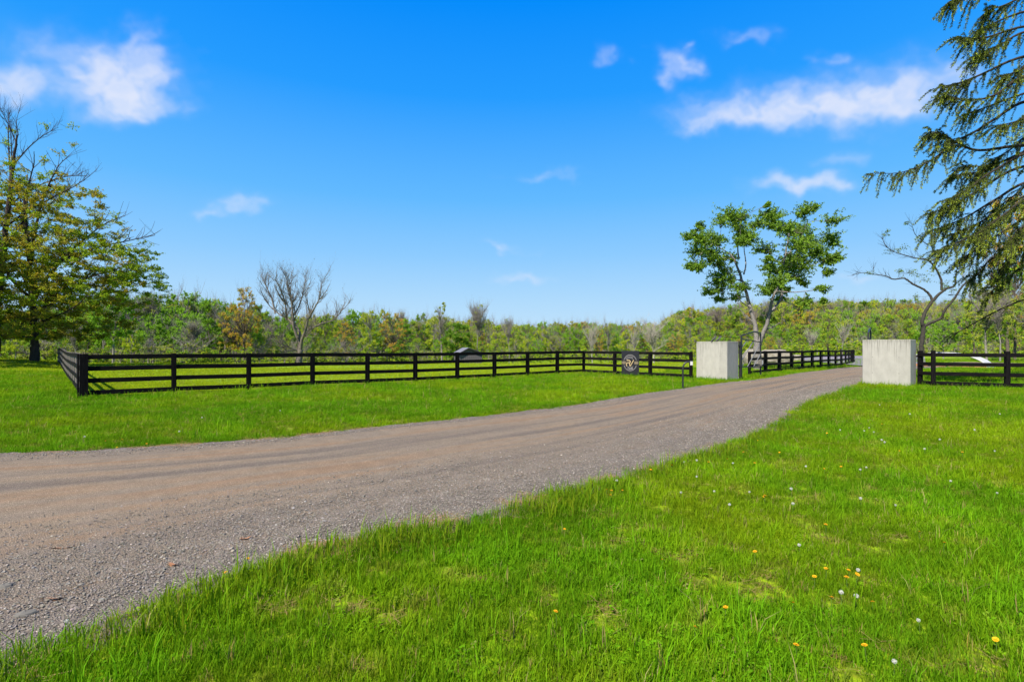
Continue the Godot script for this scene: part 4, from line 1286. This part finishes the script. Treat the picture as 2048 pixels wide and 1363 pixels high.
func conifer() -> void:
	# big hemlock just outside the frame; its drooping boughs hang into the picture
	var d := 21.0
	var base := Vector3(25.4, 0, -21.6)
	base.y = land(base.x, base.z)
	var t := new_tree()
	var w: Shape = t[0]
	var nl: Shape = t[1]
	w.col = Color(0.05, 0.04, 0.034)
	var sk: Skeleton = t[2]
	add_limb(w, sk, [Vector3(0, -0.3, 0), Vector3(0, 3, 0), Vector3(0.05, 10, 0), Vector3(0, 19, 0), Vector3(0, 27, 0)], 0.45, 0.03, 10)
	var boughs := []
	# boughs seen in the picture: photograph points from tip inwards, depth at the tip
	for q in [[[1744, 346], [1805, 344], [1864, 319], [1909, 284], [1949, 264], [1989, 239], [2060, 200]], [[1885, 172], [1920, 165], [1960, 150], [2060, 110]], [[1862, 262], [1890, 270], [1915, 285], [1960, 300], [2060, 290]], [[1900, 2], [1940, -10], [2060, -40]], [[1960, 60], [1990, 45], [2060, 20]], [[1955, 110], [2000, 90], [2070, 60]],
			[[1858, 462], [1900, 448], [1940, 430], [1990, 400], [2070, 360]], [[1862, 425], [1905, 410], [1950, 385], [2060, 330]], [[1880, 500], [1930, 478], [1985, 450], [2080, 400]], [[1895, 400], [1940, 375], [1990, 340], [2080, 300]], [[1940, 560], [1980, 520], [2030, 480], [2090, 430]], [[1975, 590], [2010, 560], [2060, 520], [2110, 470]], [[1890, 190], [1940, 200], [1990, 190], [2070, 150]], [[1930, 230], [1970, 215], [2070, 180]], [[1985, 320], [2020, 300], [2080, 260]], [[1900, 350], [1950, 345], [2000, 325], [2090, 290]], [[2010, 150], [2040, 140], [2090, 110]], [[1990, 420], [2030, 390], [2090, 350]], [[1920, 520], [1965, 490], [2020, 455], [2100, 410]], [[1950, 470], [2000, 435], [2090, 380]], [[1905, 470], [1950, 450], [2000, 420], [2100, 370]], [[2000, 540], [2040, 505], [2100, 460]], [[2020, 480], [2050, 450], [2100, 420]], [[1930, 330], [1980, 330], [2080, 300]], [[1975, 20], [2010, 10], [2090, -20]], [[2000, 250], [2040, 240], [2100, 210]], [[1925, 75], [1970, 75], [2080, 50]]]:
		var dd := d + rf(-1.4, 1.8)
		var pts := []
		for k in q.size():
			pts.append(at(q[k][0], q[k][1], dd) - base)
		var last: Vector3 = pts[-1]
		pts.append(Vector3(0, minf(last.y + last.length() * 0.02 + rf(-0.3, 0.3), 25.0), 0).lerp(last, 0.02))
		pts.reverse()
		boughs.append(pts)
	# the rest of the tree all round
	for k in 60:
		var y := rf(3.5, 26.0)
		var a := rf(0, TAU)
		var L := (27.5 - y) * 0.24 + 0.8
		var o := Vector3(cos(a), 0, sin(a))
		if o.x < -0.5 and y < 16:
			continue
		boughs.append([Vector3(0, y, 0), o * L * 0.5 + Vector3(0, y - 0.1 * L, 0), o * L + Vector3(0, y - 0.4 * L, 0)])
	var old := [Color(0.065, 0.09, 0.018), Color(0.085, 0.112, 0.02), Color(0.05, 0.07, 0.018)]
	var fresh := [Color(0.2, 0.26, 0.025), Color(0.25, 0.31, 0.03)]
	var count := 0
	for pts in boughs:
		var seen: bool = count < 27
		count += 1
		var line := smooth_line(PackedVector3Array(pts), 6)
		w.tube(line, tapers(line.size(), 0.085, 0.01), 5)
		var total := 0.0
		for k in line.size() - 1:
			total += line[k].distance_to(line[k + 1])
		var n := int(total * (8.5 if seen else 3.0))
		for q in n:
			var f := 0.12 + 0.88 * sqrt(rng.randf())
			var kf := f * (line.size() - 1)
			var k := mini(int(kf), line.size() - 2)
			var p := line[k].lerp(line[k + 1], kf - k)
			var fwd := (line[k + 1] - line[k]).normalized()
			var side := fwd.cross(Vector3.UP).normalized() * (1.0 if rng.randf() < 0.5 else -1.0)
			# branchlets sweep out and droop
			var L := rf(0.25, 1.05) * (0.5 + 0.5 * (1.0 - absf(f - 0.6)))
			var dir := (fwd * rf(0.2, 0.9) + side * rf(0.1, 0.8) + Vector3(0, rf(-1.15, 0.25), 0)).normalized()
			var e := p + dir * L + Vector3(0, -0.33 * L, 0)
			var mid := p + dir * L * 0.55
			w.tube(PackedVector3Array([p, mid, e]), PackedFloat32Array([0.012, 0.008, 0.004]), 3)
			var bits := int(L * (150 if seen else 40))
			for b in bits:
				var g := pow(rng.randf(), 0.75)
				var c := p.lerp(mid, g * 2.0) if g < 0.5 else mid.lerp(e, g * 2.0 - 1.0)
				var ax := (dir + Vector3(0, -0.35, 0)).normalized()
				var out := ax.cross(rdir()).normalized()
				var nd := (ax * rf(0.5, 1.0) + out * 0.8).normalized()
				nl.col = (fresh[rng.randi() % 2] if g > 0.7 and rng.randf() < 0.5 else old[rng.randi() % 3]) * rf(0.7, 1.3)
				nl.leaf(c, nd, nd.cross(ax.cross(out)).normalized(), rf(0.05, 0.1), 0.13)
	finish_tree("hemlock_tree", "dark hemlock with drooping boughs hanging in from the right edge", base, t, "", M.needles)

# trees of the wood, all one of these kinds: [height, spread, colours, bark, clumps, leaves per clump, leaf size, bare twigs]
var protos := []
func proto(called: String, H: float, spread: float, pal: Array, bark: Color, clumps: int, twigs: int, per: int, size: float, bare: int, low := 0.22, flat := 0.75, column := 1.0) -> void:
	var t := new_tree()
	var w: Shape = t[0]
	w.col = bark
	var sk: Skeleton = t[2]
	var top := Vector3(rf(-0.5, 0.5), H * 0.86, rf(-0.5, 0.5))
	add_limb(w, sk, [Vector3(0, -0.5, 0), Vector3(rf(-0.2, 0.2), H * 0.3, rf(-0.2, 0.2)), top * 0.62 + Vector3(rf(-0.4, 0.4), 0, rf(-0.4, 0.4)), top], 0.018 * H + 0.02, 0.03, 7)
	for k in 9:
		var f := rf(low + 0.05, 0.75)
		var a := TAU * k / 9.0 + rf(-0.4, 0.4)
		var L := spread * rf(0.6, 1.0) * (1.0 - 0.55 * absf(f - 0.4))
		var o := Vector3(cos(a), 0, sin(a))
		var s := Vector3(0, H * f, 0) + top * Vector3(1, 0, 1) * f
		add_limb(w, sk, [s, s + o * L * 0.5 + Vector3(0, L * 0.45 * column, 0), s + o * L + Vector3(0, L * 0.95 * column, 0)], 0.007 * H, 0.02, 5)
	if bare > 0:
		twiggy(w, sk, int(bare * 0.25), spread * 0.55, 0.05, 1, 0.5, 0.12)
		twiggy(w, sk, bare, spread * 0.34, 0.028, 2, 0.45, 0.06)
	for k in clumps:
		var y := rf(low, 1.0)
		var prof := pow(sin(PI * clampf((y - low * 0.6) / (1.05 - low * 0.6), 0, 1)), 0.6)
		var a := rf(0, TAU)
		var r := spread * prof * sqrt(rf(0.1, 1.0))
		var p := Vector3(cos(a) * r, H * (0.04 + 0.94 * y), sin(a) * r)
		var s := join_limb(w, sk, p, H * low * 0.8, 0.7, 0.02, 3)
		var R := spread * rf(0.2, 0.36)
		foliage(t[1], w, p, s, Vector3(R, R * flat, R), twigs, per, size, 0.4, pal.map(func(q: Color) -> Color: return q * 1.9), 0.1, 0.012)
	var o2 := Node3D.new()
	o2.name = called
	part(o2, "trunk", w.mesh(), M.bark)
	if t[1].v.size():
		part(o2, "crown", t[1].mesh(), M.leaves)
	o2.set_meta("height", H)
	o2.set_meta("spread", spread)
	protos.append(o2)

func make_protos() -> void:
	var grey := Color(0.27, 0.25, 0.22)
	var pale := Color(0.42, 0.39, 0.34)
	var brown := Color(0.14, 0.115, 0.095)
	var y := [Color(0.2, 0.24, 0.018), Color(0.24, 0.26, 0.02), Color(0.16, 0.21, 0.018)]
	var g := [Color(0.11, 0.2, 0.016), Color(0.13, 0.23, 0.018), Color(0.09, 0.165, 0.016)]
	var ol := [Color(0.15, 0.175, 0.024), Color(0.18, 0.19, 0.028), Color(0.13, 0.16, 0.024)]
	var dk := [Color(0.06, 0.12, 0.012), Color(0.075, 0.14, 0.014), Color(0.05, 0.1, 0.012)]
	var ru := [Color(0.24, 0.175, 0.03), Color(0.27, 0.165, 0.035), Color(0.21, 0.19, 0.025)]
	proto("broadleaf_tree", 10.0, 3.3, g, grey, 60, 11, 34, 0.125, 200, 0.26, 0.9, 1.25)            # 0 fresh green
	proto("broadleaf_tree", 10.5, 3.1, y, grey, 58, 11, 34, 0.125, 200, 0.26, 0.9, 1.25)            # 1 yellow green
	proto("broadleaf_tree", 10.0, 3.2, ol, grey, 44, 10, 22, 0.12, 600, 0.28, 0.9, 1.3)           # 2 olive, branches showing
	proto("budding_tree", 11.0, 3.2, ol, grey, 22, 8, 12, 0.12, 1500)             # 3 nearly bare grey
	proto("cedar_tree", 7.0, 2.4, dk, brown, 74, 12, 32, 0.13, 0, 0.06, 0.9)    # 4 dense dark oval
	proto("budding_tree", 10.5, 3.4, ru, brown, 46, 11, 24, 0.125, 420)            # 5 rust red buds
	proto("slender_tree", 13.0, 2.2, ol, grey, 26, 10, 18, 0.12, 800, 0.3, 0.8, 1.6)   # 6 tall and thin
	proto("bare_white_tree", 9.0, 3.0, ol, pale, 4, 4, 4, 0.16, 900, 0.2, 0.8, 1.5)  # 7 pale bare
	proto("broadleaf_tree", 11.0, 4.0, g + y, brown, 66, 12, 34, 0.125, 180, 0.22, 0.9, 1.2)      # 8 broad mixed
	proto("woodland_shrub", 3.0, 2.0, y + g, brown, 32, 10, 22, 0.09, 90, 0.05)         # 9 shrub bright
	proto("woodland_shrub", 2.6, 2.1, ol, grey, 20, 9, 14, 0.085, 300, 0.05)           # 10 shrub twiggy
	proto("broadleaf_tree", 10.0, 3.5, dk + g, brown, 62, 12, 34, 0.13, 140)            # 11 darker green

func plant(kind: int, label: String, group: String, x: float, d: float, tall: float, wide := 1.0, category := "tree") -> Node3D:
	var src: Node3D = protos[kind]
	var k: float = tall / float(src.get_meta("height"))
	var o: Node3D = src.duplicate()
	o.remove_meta("height")
	o.remove_meta("spread")
	o.name = numbered(String(src.name))
	add_child(o)
	o.position = Vector3(x, land(x, -d) - 0.05, -d)
	o.rotation.y = rf(0, TAU)
	var kw := k * wide
	o.scale = Vector3(kw * rf(0.9, 1.1), k, kw * rf(0.9, 1.1))
	tag(o, label, category, group)
	return o

const LOOKS := ["fresh green tree in young leaf", "yellow-green tree in young leaf", "olive tree with grey branches showing", "nearly bare grey budding tree", "dense dark green oval tree", "rust-coloured budding tree", "tall slender thinly leaved tree", "pale bare-branched tree", "broad mixed-green tree", "bright green shrub", "grey twiggy shrub", "deep green broadleaf tree"]

func beside(px: float) -> String:
	var marks := [[90, "behind the big maples"], [200, "behind the side fence"], [300, "behind the corner post"], [440, "left of the thin rust-budding tree"], [560, "left of the wide bare tree"], [660, "behind the wide bare tree"], [760, "right of the wide bare tree"], [860, "well left of the shed"], [930, "behind the shed"], [1010, "right of the shed"], [1100, "left of the fence corner"], [1190, "behind the fence corner"], [1260, "left of the sign"], [1330, "right of the sign"], [1390, "above the keypad"], [1460, "behind the solar panels"], [1540, "behind the gate tree"], [1620, "above the boulders"], [1720, "above the drive fence"], [1835, "behind the shelter-side block"], [1930, "behind the twisted tree"], [1990, "above the roadside fence"], [2050, "at the right edge"], [2100, "just past the right edge"]]
	for m in marks:
		if px < m[0]:
			return m[1]
	return "well past the right edge"

func skyline(px: float) -> float:
	# row of the wood's upper edge in the photograph
	var t := [[-100, 640], [180, 598], [290, 594], [400, 594], [470, 610], [560, 626], [660, 634], [740, 622], [800, 628], [900, 640], [1000, 648], [1060, 656], [1120, 652], [1200, 655], [1300, 660], [1380, 655], [1450, 640], [1510, 636], [1570, 642], [1610, 628], [1660, 620], [1700, 616], [1760, 614], [1850, 608], [1920, 600], [2150, 590]]
	for k in t.size() - 1:
		if px <= t[k + 1][0]:
			return lerpf(t[k][1], t[k + 1][1], clampf((px - t[k][0]) / float(t[k + 1][0] - t[k][0]), 0, 1))
	return 600.0

func build_woods() -> void:
	# trees that stand out in the photograph: kind, pixel column, top row, distance, label, width factor
	for q in [[0, 368, 584, 92.0, "bright green tree standing above the wood behind the fence corner post", 1.0], [3, 297, 588, 88.0, "grey-brown bare tree left of the bright green tree in the wood", 0.8], [0, 425, 597, 98.0, "green tree-top just right of the tallest bright green wood tree", 0.8],
			[5, 488, 575, 84.0, "thin rust-budding tree left of the wide bare tree", 0.6], [5, 470, 612, 92.0, "low reddish tree below the thin rust-budding tree", 1.0], [5, 690, 645, 96.0, "reddish-topped tree right of the wide bare tree", 0.9], [1, 738, 620, 92.0, "yellow-green tree right of the reddish-topped tree", 0.75], [5, 785, 626, 94.0, "orange-olive round-topped tree with bare lower trunk", 0.85],
			[6, 884, 603, 96.0, "tall grey thin-leaved tree left of the dark oval tree", 1.0], [4, 913, 646, 92.0, "dark green dense oval tree right behind the little shed", 1.0], [3, 955, 605, 98.0, "tall bare grey tree right of the little shed", 0.7], [3, 1018, 634, 90.0, "small dead dark tree between shed and emblem sign", 0.55], [7, 1185, 650, 92.0, "pale bare tree above the far fence corner", 0.8],
			[2, 1217, 645, 112.0, "pale green column-shaped tree left of the emblem sign", 0.55], [7, 1308, 645, 88.0, "white forked bare tree rising right of the emblem sign", 1.2], [7, 1268, 662, 100.0, "faint bare tree just behind the emblem sign", 0.6], [1, 1255, 662, 104.0, "round yellow tree behind the emblem sign", 1.1], [5, 1350, 668, 106.0, "orange-yellow tree left of the solar-panel block", 1.0],
			[7, 1685, 652, 100.0, "pale multi-stemmed bare tree above the drive fence", 0.8], [7, 1622, 662, 104.0, "pale leaning bare tree above the grey lot", 0.9], [0, 1888, 640, 70.0, "vivid green rounded young tree beside the twisted tree", 1.0], [5, 1540, 672, 96.0, "orange-tinged shrubby tree right of the gate tree trunk", 0.8],
			[2, 1975, 560, 62.0, "thin trunked olive tree behind the roadside fence end", 0.8], [8, 2030, 530, 66.0, "tall leafy tree at the right edge below the hemlock", 0.7], [5, 2018, 395, 74.0, "tall orange-budding tree showing through the hemlock boughs", 0.5], [2, 2060, 570, 58.0, "olive tree cut by the right edge behind the fence", 0.8], [8, 1948, 600, 74.0, "leafy tree between the twisted tree and the right edge", 0.8], [3, 2000, 590, 60.0, "grey thinly budded tree near the right edge of the wood", 0.7],
			[1, 30, 650, 72.0, "yellow-green tree glowing below the big maple", 0.9], [3, 150, 650, 74.0, "bare grey tree behind the far end of the side fence", 0.8], [0, 225, 578, 64.0, "bright green tree between the maple and the corner post", 0.9], [1, 262, 640, 74.0, "low yellow-green tree behind the corner post", 0.8], [3, 385, 640, 78.0, "pale grey twiggy tree in front of the bright green tree", 1.0]]:
		var x: float = (q[1] - 1024.0) / F * q[3]
		var tall: float = EYE + (HOR - q[2]) / F * q[3] - land(x, -q[3])
		plant(q[0], q[4], "trees that stand out from the wood", x, q[3], tall, q[5])
	# two more trees left of the frame shade the lawn below the maples
	plant(8, "broad leafy tree just outside the left edge, shading the lawn", "", -44.0, 33.5, 14.0, 1.3)
	plant(11, "deep green tree just outside the left edge, next to the maples", "", -50.5, 41.5, 15.0, 1.2)
	# the edge of the wood
	var mixes_left := [0, 0, 2, 8, 3, 8, 11, 1, 0, 1, 0, 8]
	var mixes_mid := [1, 1, 2, 0, 8, 1, 3, 5, 6, 11, 8, 0]
	var mixes_right := [1, 0, 8, 1, 0, 2, 8, 1, 3, 11, 1, 8, 0, 5]
	for layer in 3:
		var px := -110.0 + layer * 9.0
		while px < 2160.0:
			px += rf(12, 24) if layer > 0 else rf(22, 42)
			var s := (px - 1024.0) / F
			var d := 0.0
			if px < 450: d = rf(80, 90) + layer * 14.0
			elif px < 1350: d = lerpf(90, 108, clampf((px - 450) / 500.0, 0, 1)) + rf(0, 9) + layer * 16.0
			else: d = rf(104, 116) + layer * 22.0
			var x := s * d
			var mix: Array = mixes_left if px < 620 else (mixes_mid if px < 1350 else mixes_right)
			var kind: int = mix[rng.randi() % mix.size()]
			var top := skyline(px) + rf(-9, 20) + (28.0 if layer == 0 else (4.0 if layer == 1 else 0.0))
			var tall := EYE + (HOR - top) / F * d - land(x, -d)
			if px > 1350: tall = minf(tall, rf(8, 11))
			if tall < 2.5: continue
			plant(kind, LOOKS[kind] + " in the " + ["front", "middle", "back"][layer] + " row " + beside(px), "wood edge trees", x, d, tall, clampf(8.0 / tall, 0.72, 1.05) * rf(0.75, 1.05))
	# shrubs along its foot
	var px2 := -60.0
	while px2 < 2120.0:
		px2 += rf(13, 30)
		var d := rf(74, 80) if px2 < 450 else (rf(82, 98) if px2 < 1350 else rf(92, 108))
		if px2 > 450 and px2 < 1350: d = lerpf(80, 100, clampf((px2 - 450) / 500.0, 0, 1)) + rf(-3, 6)
		if px2 > 1590 and px2 < 1860 and d < 100: d += 8
		var kind := 9 if rng.randf() < (0.65 if px2 < 1350 else 0.85) else 10
		var x := (px2 - 1024.0) / F * d
		plant(kind, LOOKS[kind] + " at the wood's foot " + beside(px2), "shrubs along the wood", x, d, rf(1.6, 3.4), rf(0.9, 1.4), "shrub")
	# the mass of the wood on the hill and behind
	var root := Node3D.new()
	root.name = "hill_forest"
	add_child(root)
	tag(root, "distant spring forest covering the hill and the land behind", "forest", "", "stuff")
	var picks := [1, 8, 0, 2, 11, 1, 5, 3]
	var xs := {}
	for k in picks: xs[k] = []
	var each := xs.keys()
	for q in 3600:
		var d := rf(150, 330)
		var s := rf(-1.12, 1.12)
		var x := s * d
		var kind: int = picks[int(pow(rng.randf(), 1.7) * picks.size())]
		var tall := rf(8, 11.5)
		var top_row := HOR - (land(x, -d) + tall - EYE) * F / d
		if s < 0.3 and top_row < skyline(s * F + 1024.0) + 2.0:
			tall *= 0.8
		var k := tall / float(protos[kind].get_meta("height"))
		xs[kind].append(Transform3D(Basis(Vector3.UP, rf(0, TAU)).scaled(Vector3(k * 0.85, k * rf(0.95, 1.25), k * 0.85)), Vector3(x, land(x, -d) - 0.1, -d)))
	for kind in each:
		for piece in protos[kind].get_children():
			var cols := []
			for q in xs[kind].size():
				var v := rf(0.8, 1.2)
				cols.append(Color(v * rf(0.9, 1.15), v, v))
			scatter(root, "trees", piece.mesh, piece.material_override, xs[kind], cols)
	for p in protos:
		p.free()

# ---------------------------------------------------------------- flowers and litter
func lawn_place(px: float, py: float) -> String:
	if px < 1000 and py < 910: return "in the lawn across the drive, " + ("near the left edge" if px < 200 else ("below the corner post" if px < 330 else ("left of the bare tree" if px < 500 else "below the paddock fence")))
	var deep := "by the drive's near edge" if px < 1460 and py < 1000 else ("up by the concrete block" if py < 870 else ("in the upper right lawn" if py < 960 else ("halfway down the right lawn" if py < 1090 else ("in the lower right lawn" if py < 1210 else "near the bottom edge"))))
	return deep + ", " + ("far left" if px < 700 else ("left of the keypad" if px < 1366 else ("below the keypad" if px < 1440 else ("below the gate tree" if px < 1560 else ("below the gap of the gate" if px < 1700 else ("below the nearer block" if px < 1830 else "below the roadside fence"))))))

func build_flowers() -> void:
	var stem := Shape.new()
	stem.tube(PackedVector3Array([Vector3(0, -0.02, 0), Vector3(0.004, 0.06, 0.002), Vector3(0, 0.115, 0)]), PackedFloat32Array([0.0025, 0.0022, 0.002]), 5)
	var stem_mesh := stem.mesh()
	var head := Shape.new()
	for ring in 3:
		var n: int = [22, 16, 10][ring]
		for k in n:
			var a := TAU * (k + 0.5 * ring) / n + rf(-0.1, 0.1)
			var o := Vector3(cos(a), 0, sin(a))
			var s := Vector3(-sin(a), 0, cos(a)) * 0.0026
			var r: float = [0.021, 0.016, 0.009][ring]
			var y: float = [0.002, 0.006, 0.010][ring]
			head.quad(Vector3(0, 0.001, 0) - s * 0.4, o * r + Vector3(0, y, 0) - s, o * r * 1.04 + Vector3(0, y, 0) + s, Vector3(0, 0.001, 0) + s * 0.4)
	var head_mesh := head.mesh()
	var fluff := Shape.new()
	for k in 150:
		var o := rdir()
		var s := o.cross(rdir()).normalized() * 0.0016
		fluff.quad(o * 0.003 - s * 0.3, o * 0.018 - s * 0.3, o * 0.018 + s * 0.3, o * 0.003 + s * 0.3)
		for j in 3:
			var q := o.cross(rdir()).normalized() * 0.0055
			var z := o.cross(q).normalized() * 0.0012
			fluff.tri(o * 0.0175 - z, o * 0.021 + q, o * 0.0175 + z)
	var fluff_mesh := fluff.mesh()
	var rosette := Shape.new()
	for k in 8:
		var a := TAU * k / 8.0 + rf(-0.3, 0.3)
		var o := Vector3(cos(a), rf(0.25, 0.6), sin(a)).normalized()
		rosette.leaf(Vector3.ZERO, o, o.cross(Vector3.UP).normalized(), rf(0.08, 0.13), 0.14)
	var rosette_mesh := rosette.mesh()
	var yellow := [[1528, 989], [1652, 1048], [1889, 1083], [1509, 1102], [1652, 1134], [1629, 1150], [1699, 1136], [1712, 1147], [1695, 1154], [1664, 1194], [1587, 1202], [1451, 1217], [1748, 1201], [1595, 1292], [1734, 1294], [1993, 1277], [1516, 882], [1486, 906], [1455, 918], [1418, 925], [1344, 930], [1302, 938], [1222, 979], [1213, 978], [1245, 976], [1222, 988], [1510, 927], [1530, 990], [1650, 936], [1683, 933], [1642, 897], [1741, 844], [1764, 845], [1655, 866], [149, 864], [211, 883], [243, 881], [149, 903], [381, 877], [144, 793], [234, 895], [293, 890], [1129, 1056], [1390, 1255], [1325, 1115], [1113, 1225], [494, 1112], [453, 1143], [1840, 1060], [1925, 905], [1960, 940], [2020, 880], [1800, 900], [1560, 905], [1900, 850], [640, 845], [760, 842], [880, 832]]
	var white := [[1459, 1008], [1584, 978], [1586, 1006], [1792, 1005], [1600, 1088], [1683, 1186], [1712, 1193], [1840, 1236], [1788, 1323], [1714, 1137], [1723, 996], [1994, 981], [1613, 933], [1721, 939], [1733, 934], [1393, 951], [1362, 982], [1430, 980], [1764, 882], [1769, 886], [1739, 854], [1747, 864], [1729, 861], [1393, 922], [1368, 923], [1268, 933], [1233, 960], [1466, 926], [1499, 980], [168, 875], [359, 865], [404, 836], [135, 1236], [1850, 900], [1880, 880], [1950, 860], [1990, 900], [1680, 860], [1820, 830], [2000, 830], [1900, 960], [1760, 810], [1500, 765], [1478, 755], [560, 820], [900, 800]]
	var put := func(list: Array, white_ones: bool) -> void:
		for q in list:
			var p := on_ground(q[0], q[1], 0.1)
			var k := rf(0.45, 0.66) * (1.0 + 0.022 * -p.z)
			p.y += 0.025
			var o := thing("dandelion_clock" if white_ones else "dandelion_flower", ("white dandelion seed head " if white_ones else "yellow dandelion flower ") + lawn_place(q[0], q[1]), "dandelion", p, rf(0, TAU), "white dandelion seed heads" if white_ones else "yellow dandelion flowers")
			o.scale = Vector3.ONE * k
			o.rotation.x = rf(-0.15, 0.15)
			part(o, "stem", stem_mesh, M.dandelion_stem)
			part(o, "leaf_rosette", rosette_mesh, M.dandelion_leaf, Transform3D(Basis(Vector3.UP, rf(0, TAU)).scaled(Vector3.ONE * rf(0.6, 0.95)), Vector3(0, -0.03, 0)))
			if white_ones:
				part(o, "seed_head", fluff_mesh, M.dandelion_fluff, Transform3D(Basis(), Vector3(0, 0.125, 0)))
			else:
				part(o, "flower_head", head_mesh, M.dandelion_yellow, Transform3D(Basis(Vector3(1, 0, 0), rf(0.1, 0.5)), Vector3(0, 0.115, 0)))
	put.call(yellow, false)
	put.call(white, true)
	# litter on the gravel
	for q in [["bark_strip", "brown strip of bark lying on the gravel near the left edge", 125, 1104, 0.17, 0.026, 0.25], ["bark_strip", "dark sliver of bark lying out in the middle of the gravel", 508, 988, 0.13, 0.02, -0.1], ["bark_strip", "rusty bark flake at the near edge of the gravel", 490, 1086, 0.09, 0.045, 0.6], ["bark_strip", "small orange bark flake on the gravel below the rusty one", 345, 1138, 0.1, 0.03, -0.3], ["bark_strip", "thin reddish bark strip by the grass in the lower left", 105, 1207, 0.13, 0.02, 0.3]]:
		var p := on_ground(q[2], q[3])
		var o := thing(q[0], q[1], "bark", p + Vector3(0, 0.035, 0), q[6], "bark pieces on the gravel")
		var s := Shape.new()
		var L: float = q[4]
		var W: float = q[5]
		for k in 6:
			var f0 := k / 6.0 - 0.5
			var f1 := (k + 1) / 6.0 - 0.5
			var w0 := W * 0.5 * (1.0 - pow(absf(f0) * 1.9, 2.0) * 0.8)
			var w1 := W * 0.5 * (1.0 - pow(absf(f1) * 1.9, 2.0) * 0.8)
			for z in [[0.012, 0.006], [0.0, -0.006]]:
				s.quad(Vector3(f0 * L, z[1] + 0.006 * sin(k * 1.3), -w0), Vector3(f1 * L, z[1] + 0.006 * sin((k + 1) * 1.3), -w1), Vector3(f1 * L, z[0] + 0.006 * sin((k + 1) * 1.3), w1), Vector3(f0 * L, z[0] + 0.006 * sin(k * 1.3), w0))
		part(o, "flake", s.mesh(), M.bark_piece)
	for q in [["pale flat stone lying on the gravel near the bark strip", 187, 1124, Vector3(0.1, 0.025, 0.045)], ["white pebble on the gravel near the grass edge", 414, 1078, Vector3(0.05, 0.025, 0.04)], ["dark lump of stone at the lower left of the gravel", 10, 1180, Vector3(0.09, 0.05, 0.07)], ["dark flat stone by the lower left grass edge", 50, 1236, Vector3(0.11, 0.04, 0.07)], ["white stone at the foot of the block with solar panels", 1470, 753, Vector3(0.12, 0.09, 0.1)], ["pale stone lying inside the paddock behind the keypad", 1353, 738, Vector3(0.35, 0.16, 0.3)]]:
		var p := on_ground(q[1], q[2])
		var o := thing("loose_stone", q[0], "stone", p + Vector3(0, 0.02, 0), 0.5, "loose stones")
		var s := Shape.new()
		var size: Vector3 = q[3]
		for a in 7:
			for b in 9:
				var th := PI * a / 6.0
				var ph := TAU * b / 9.0
				s.v.append(Vector3(sin(th) * cos(ph), cos(th), sin(th) * sin(ph)) * size * rf(0.42, 0.56) + Vector3(0, size.y * 0.25, 0))
		for a in 6:
			for b in 9:
				var u := a * 9 + b
				var v := a * 9 + (b + 1) % 9
				s.i.append_array(PackedInt32Array([u, v, u + 9, v, v + 9, u + 9]))
		part(o, "stone", s.mesh(), M.boulder_stone if not q[0].begins_with("dark") else M.grey_dark)

# ---------------------------------------------------------------- everything
func _ready() -> void:
	rng.seed = 20240511
	soft.seed = 4
	soft.noise_type = FastNoiseLite.TYPE_SIMPLEX_SMOOTH
	soft.frequency = 0.02
	soft.fractal_octaves = 3
	var exposure := 2.3
	var cam := Camera3D.new()
	cam.name = "camera"
	cam.projection = Camera3D.PROJECTION_FRUSTUM
	cam.near = 0.05
	cam.far = 6000.0
	cam.size = 0.05 * 2.0 * 681.5 / F
	cam.frustum_offset = Vector2(0, 0.05 * (HOR - 681.5) / F)
	cam.position = Vector3(0, EYE, 0)
	add_child(cam)
	cam.current = true
	var env := Environment.new()
	env.background_mode = Environment.BG_SKY
	var sky := Sky.new()
	var pano := PanoramaSkyMaterial.new()
	pano.panorama = sky_panorama(exposure)
	sky.sky_material = pano
	env.sky = sky
	env.tonemap_mode = Environment.TONE_MAPPER_LINEAR
	env.tonemap_exposure = exposure
	env.sdfgi_enabled = true
	env.ssao_enabled = true
	env.ssil_enabled = true
	var we := WorldEnvironment.new()
	we.name = "environment"
	we.environment = env
	add_child(we)
	var sun := DirectionalLight3D.new()
	sun.name = "sun"
	sun.light_energy = 1.6
	sun.light_color = Color(1.0, 0.96, 0.89)
	sun.light_angular_distance = 0.5
	sun.shadow_enabled = true
	add_child(sun)
	# sun behind the left shoulder, about fifty degrees up
	sun.look_at_from_position(Vector3(-0.60, 1.2, 0.80), Vector3.ZERO)
	make_materials()
	build_ground()
	build_road()
	build_yard()
	build_fences()
	build_gate()
	gate_tree()
	twisted_tree()
	bare_tree()
	big_left_trees()
	conifer()
	make_protos()
	build_woods()
	build_grass()
	build_flowers()
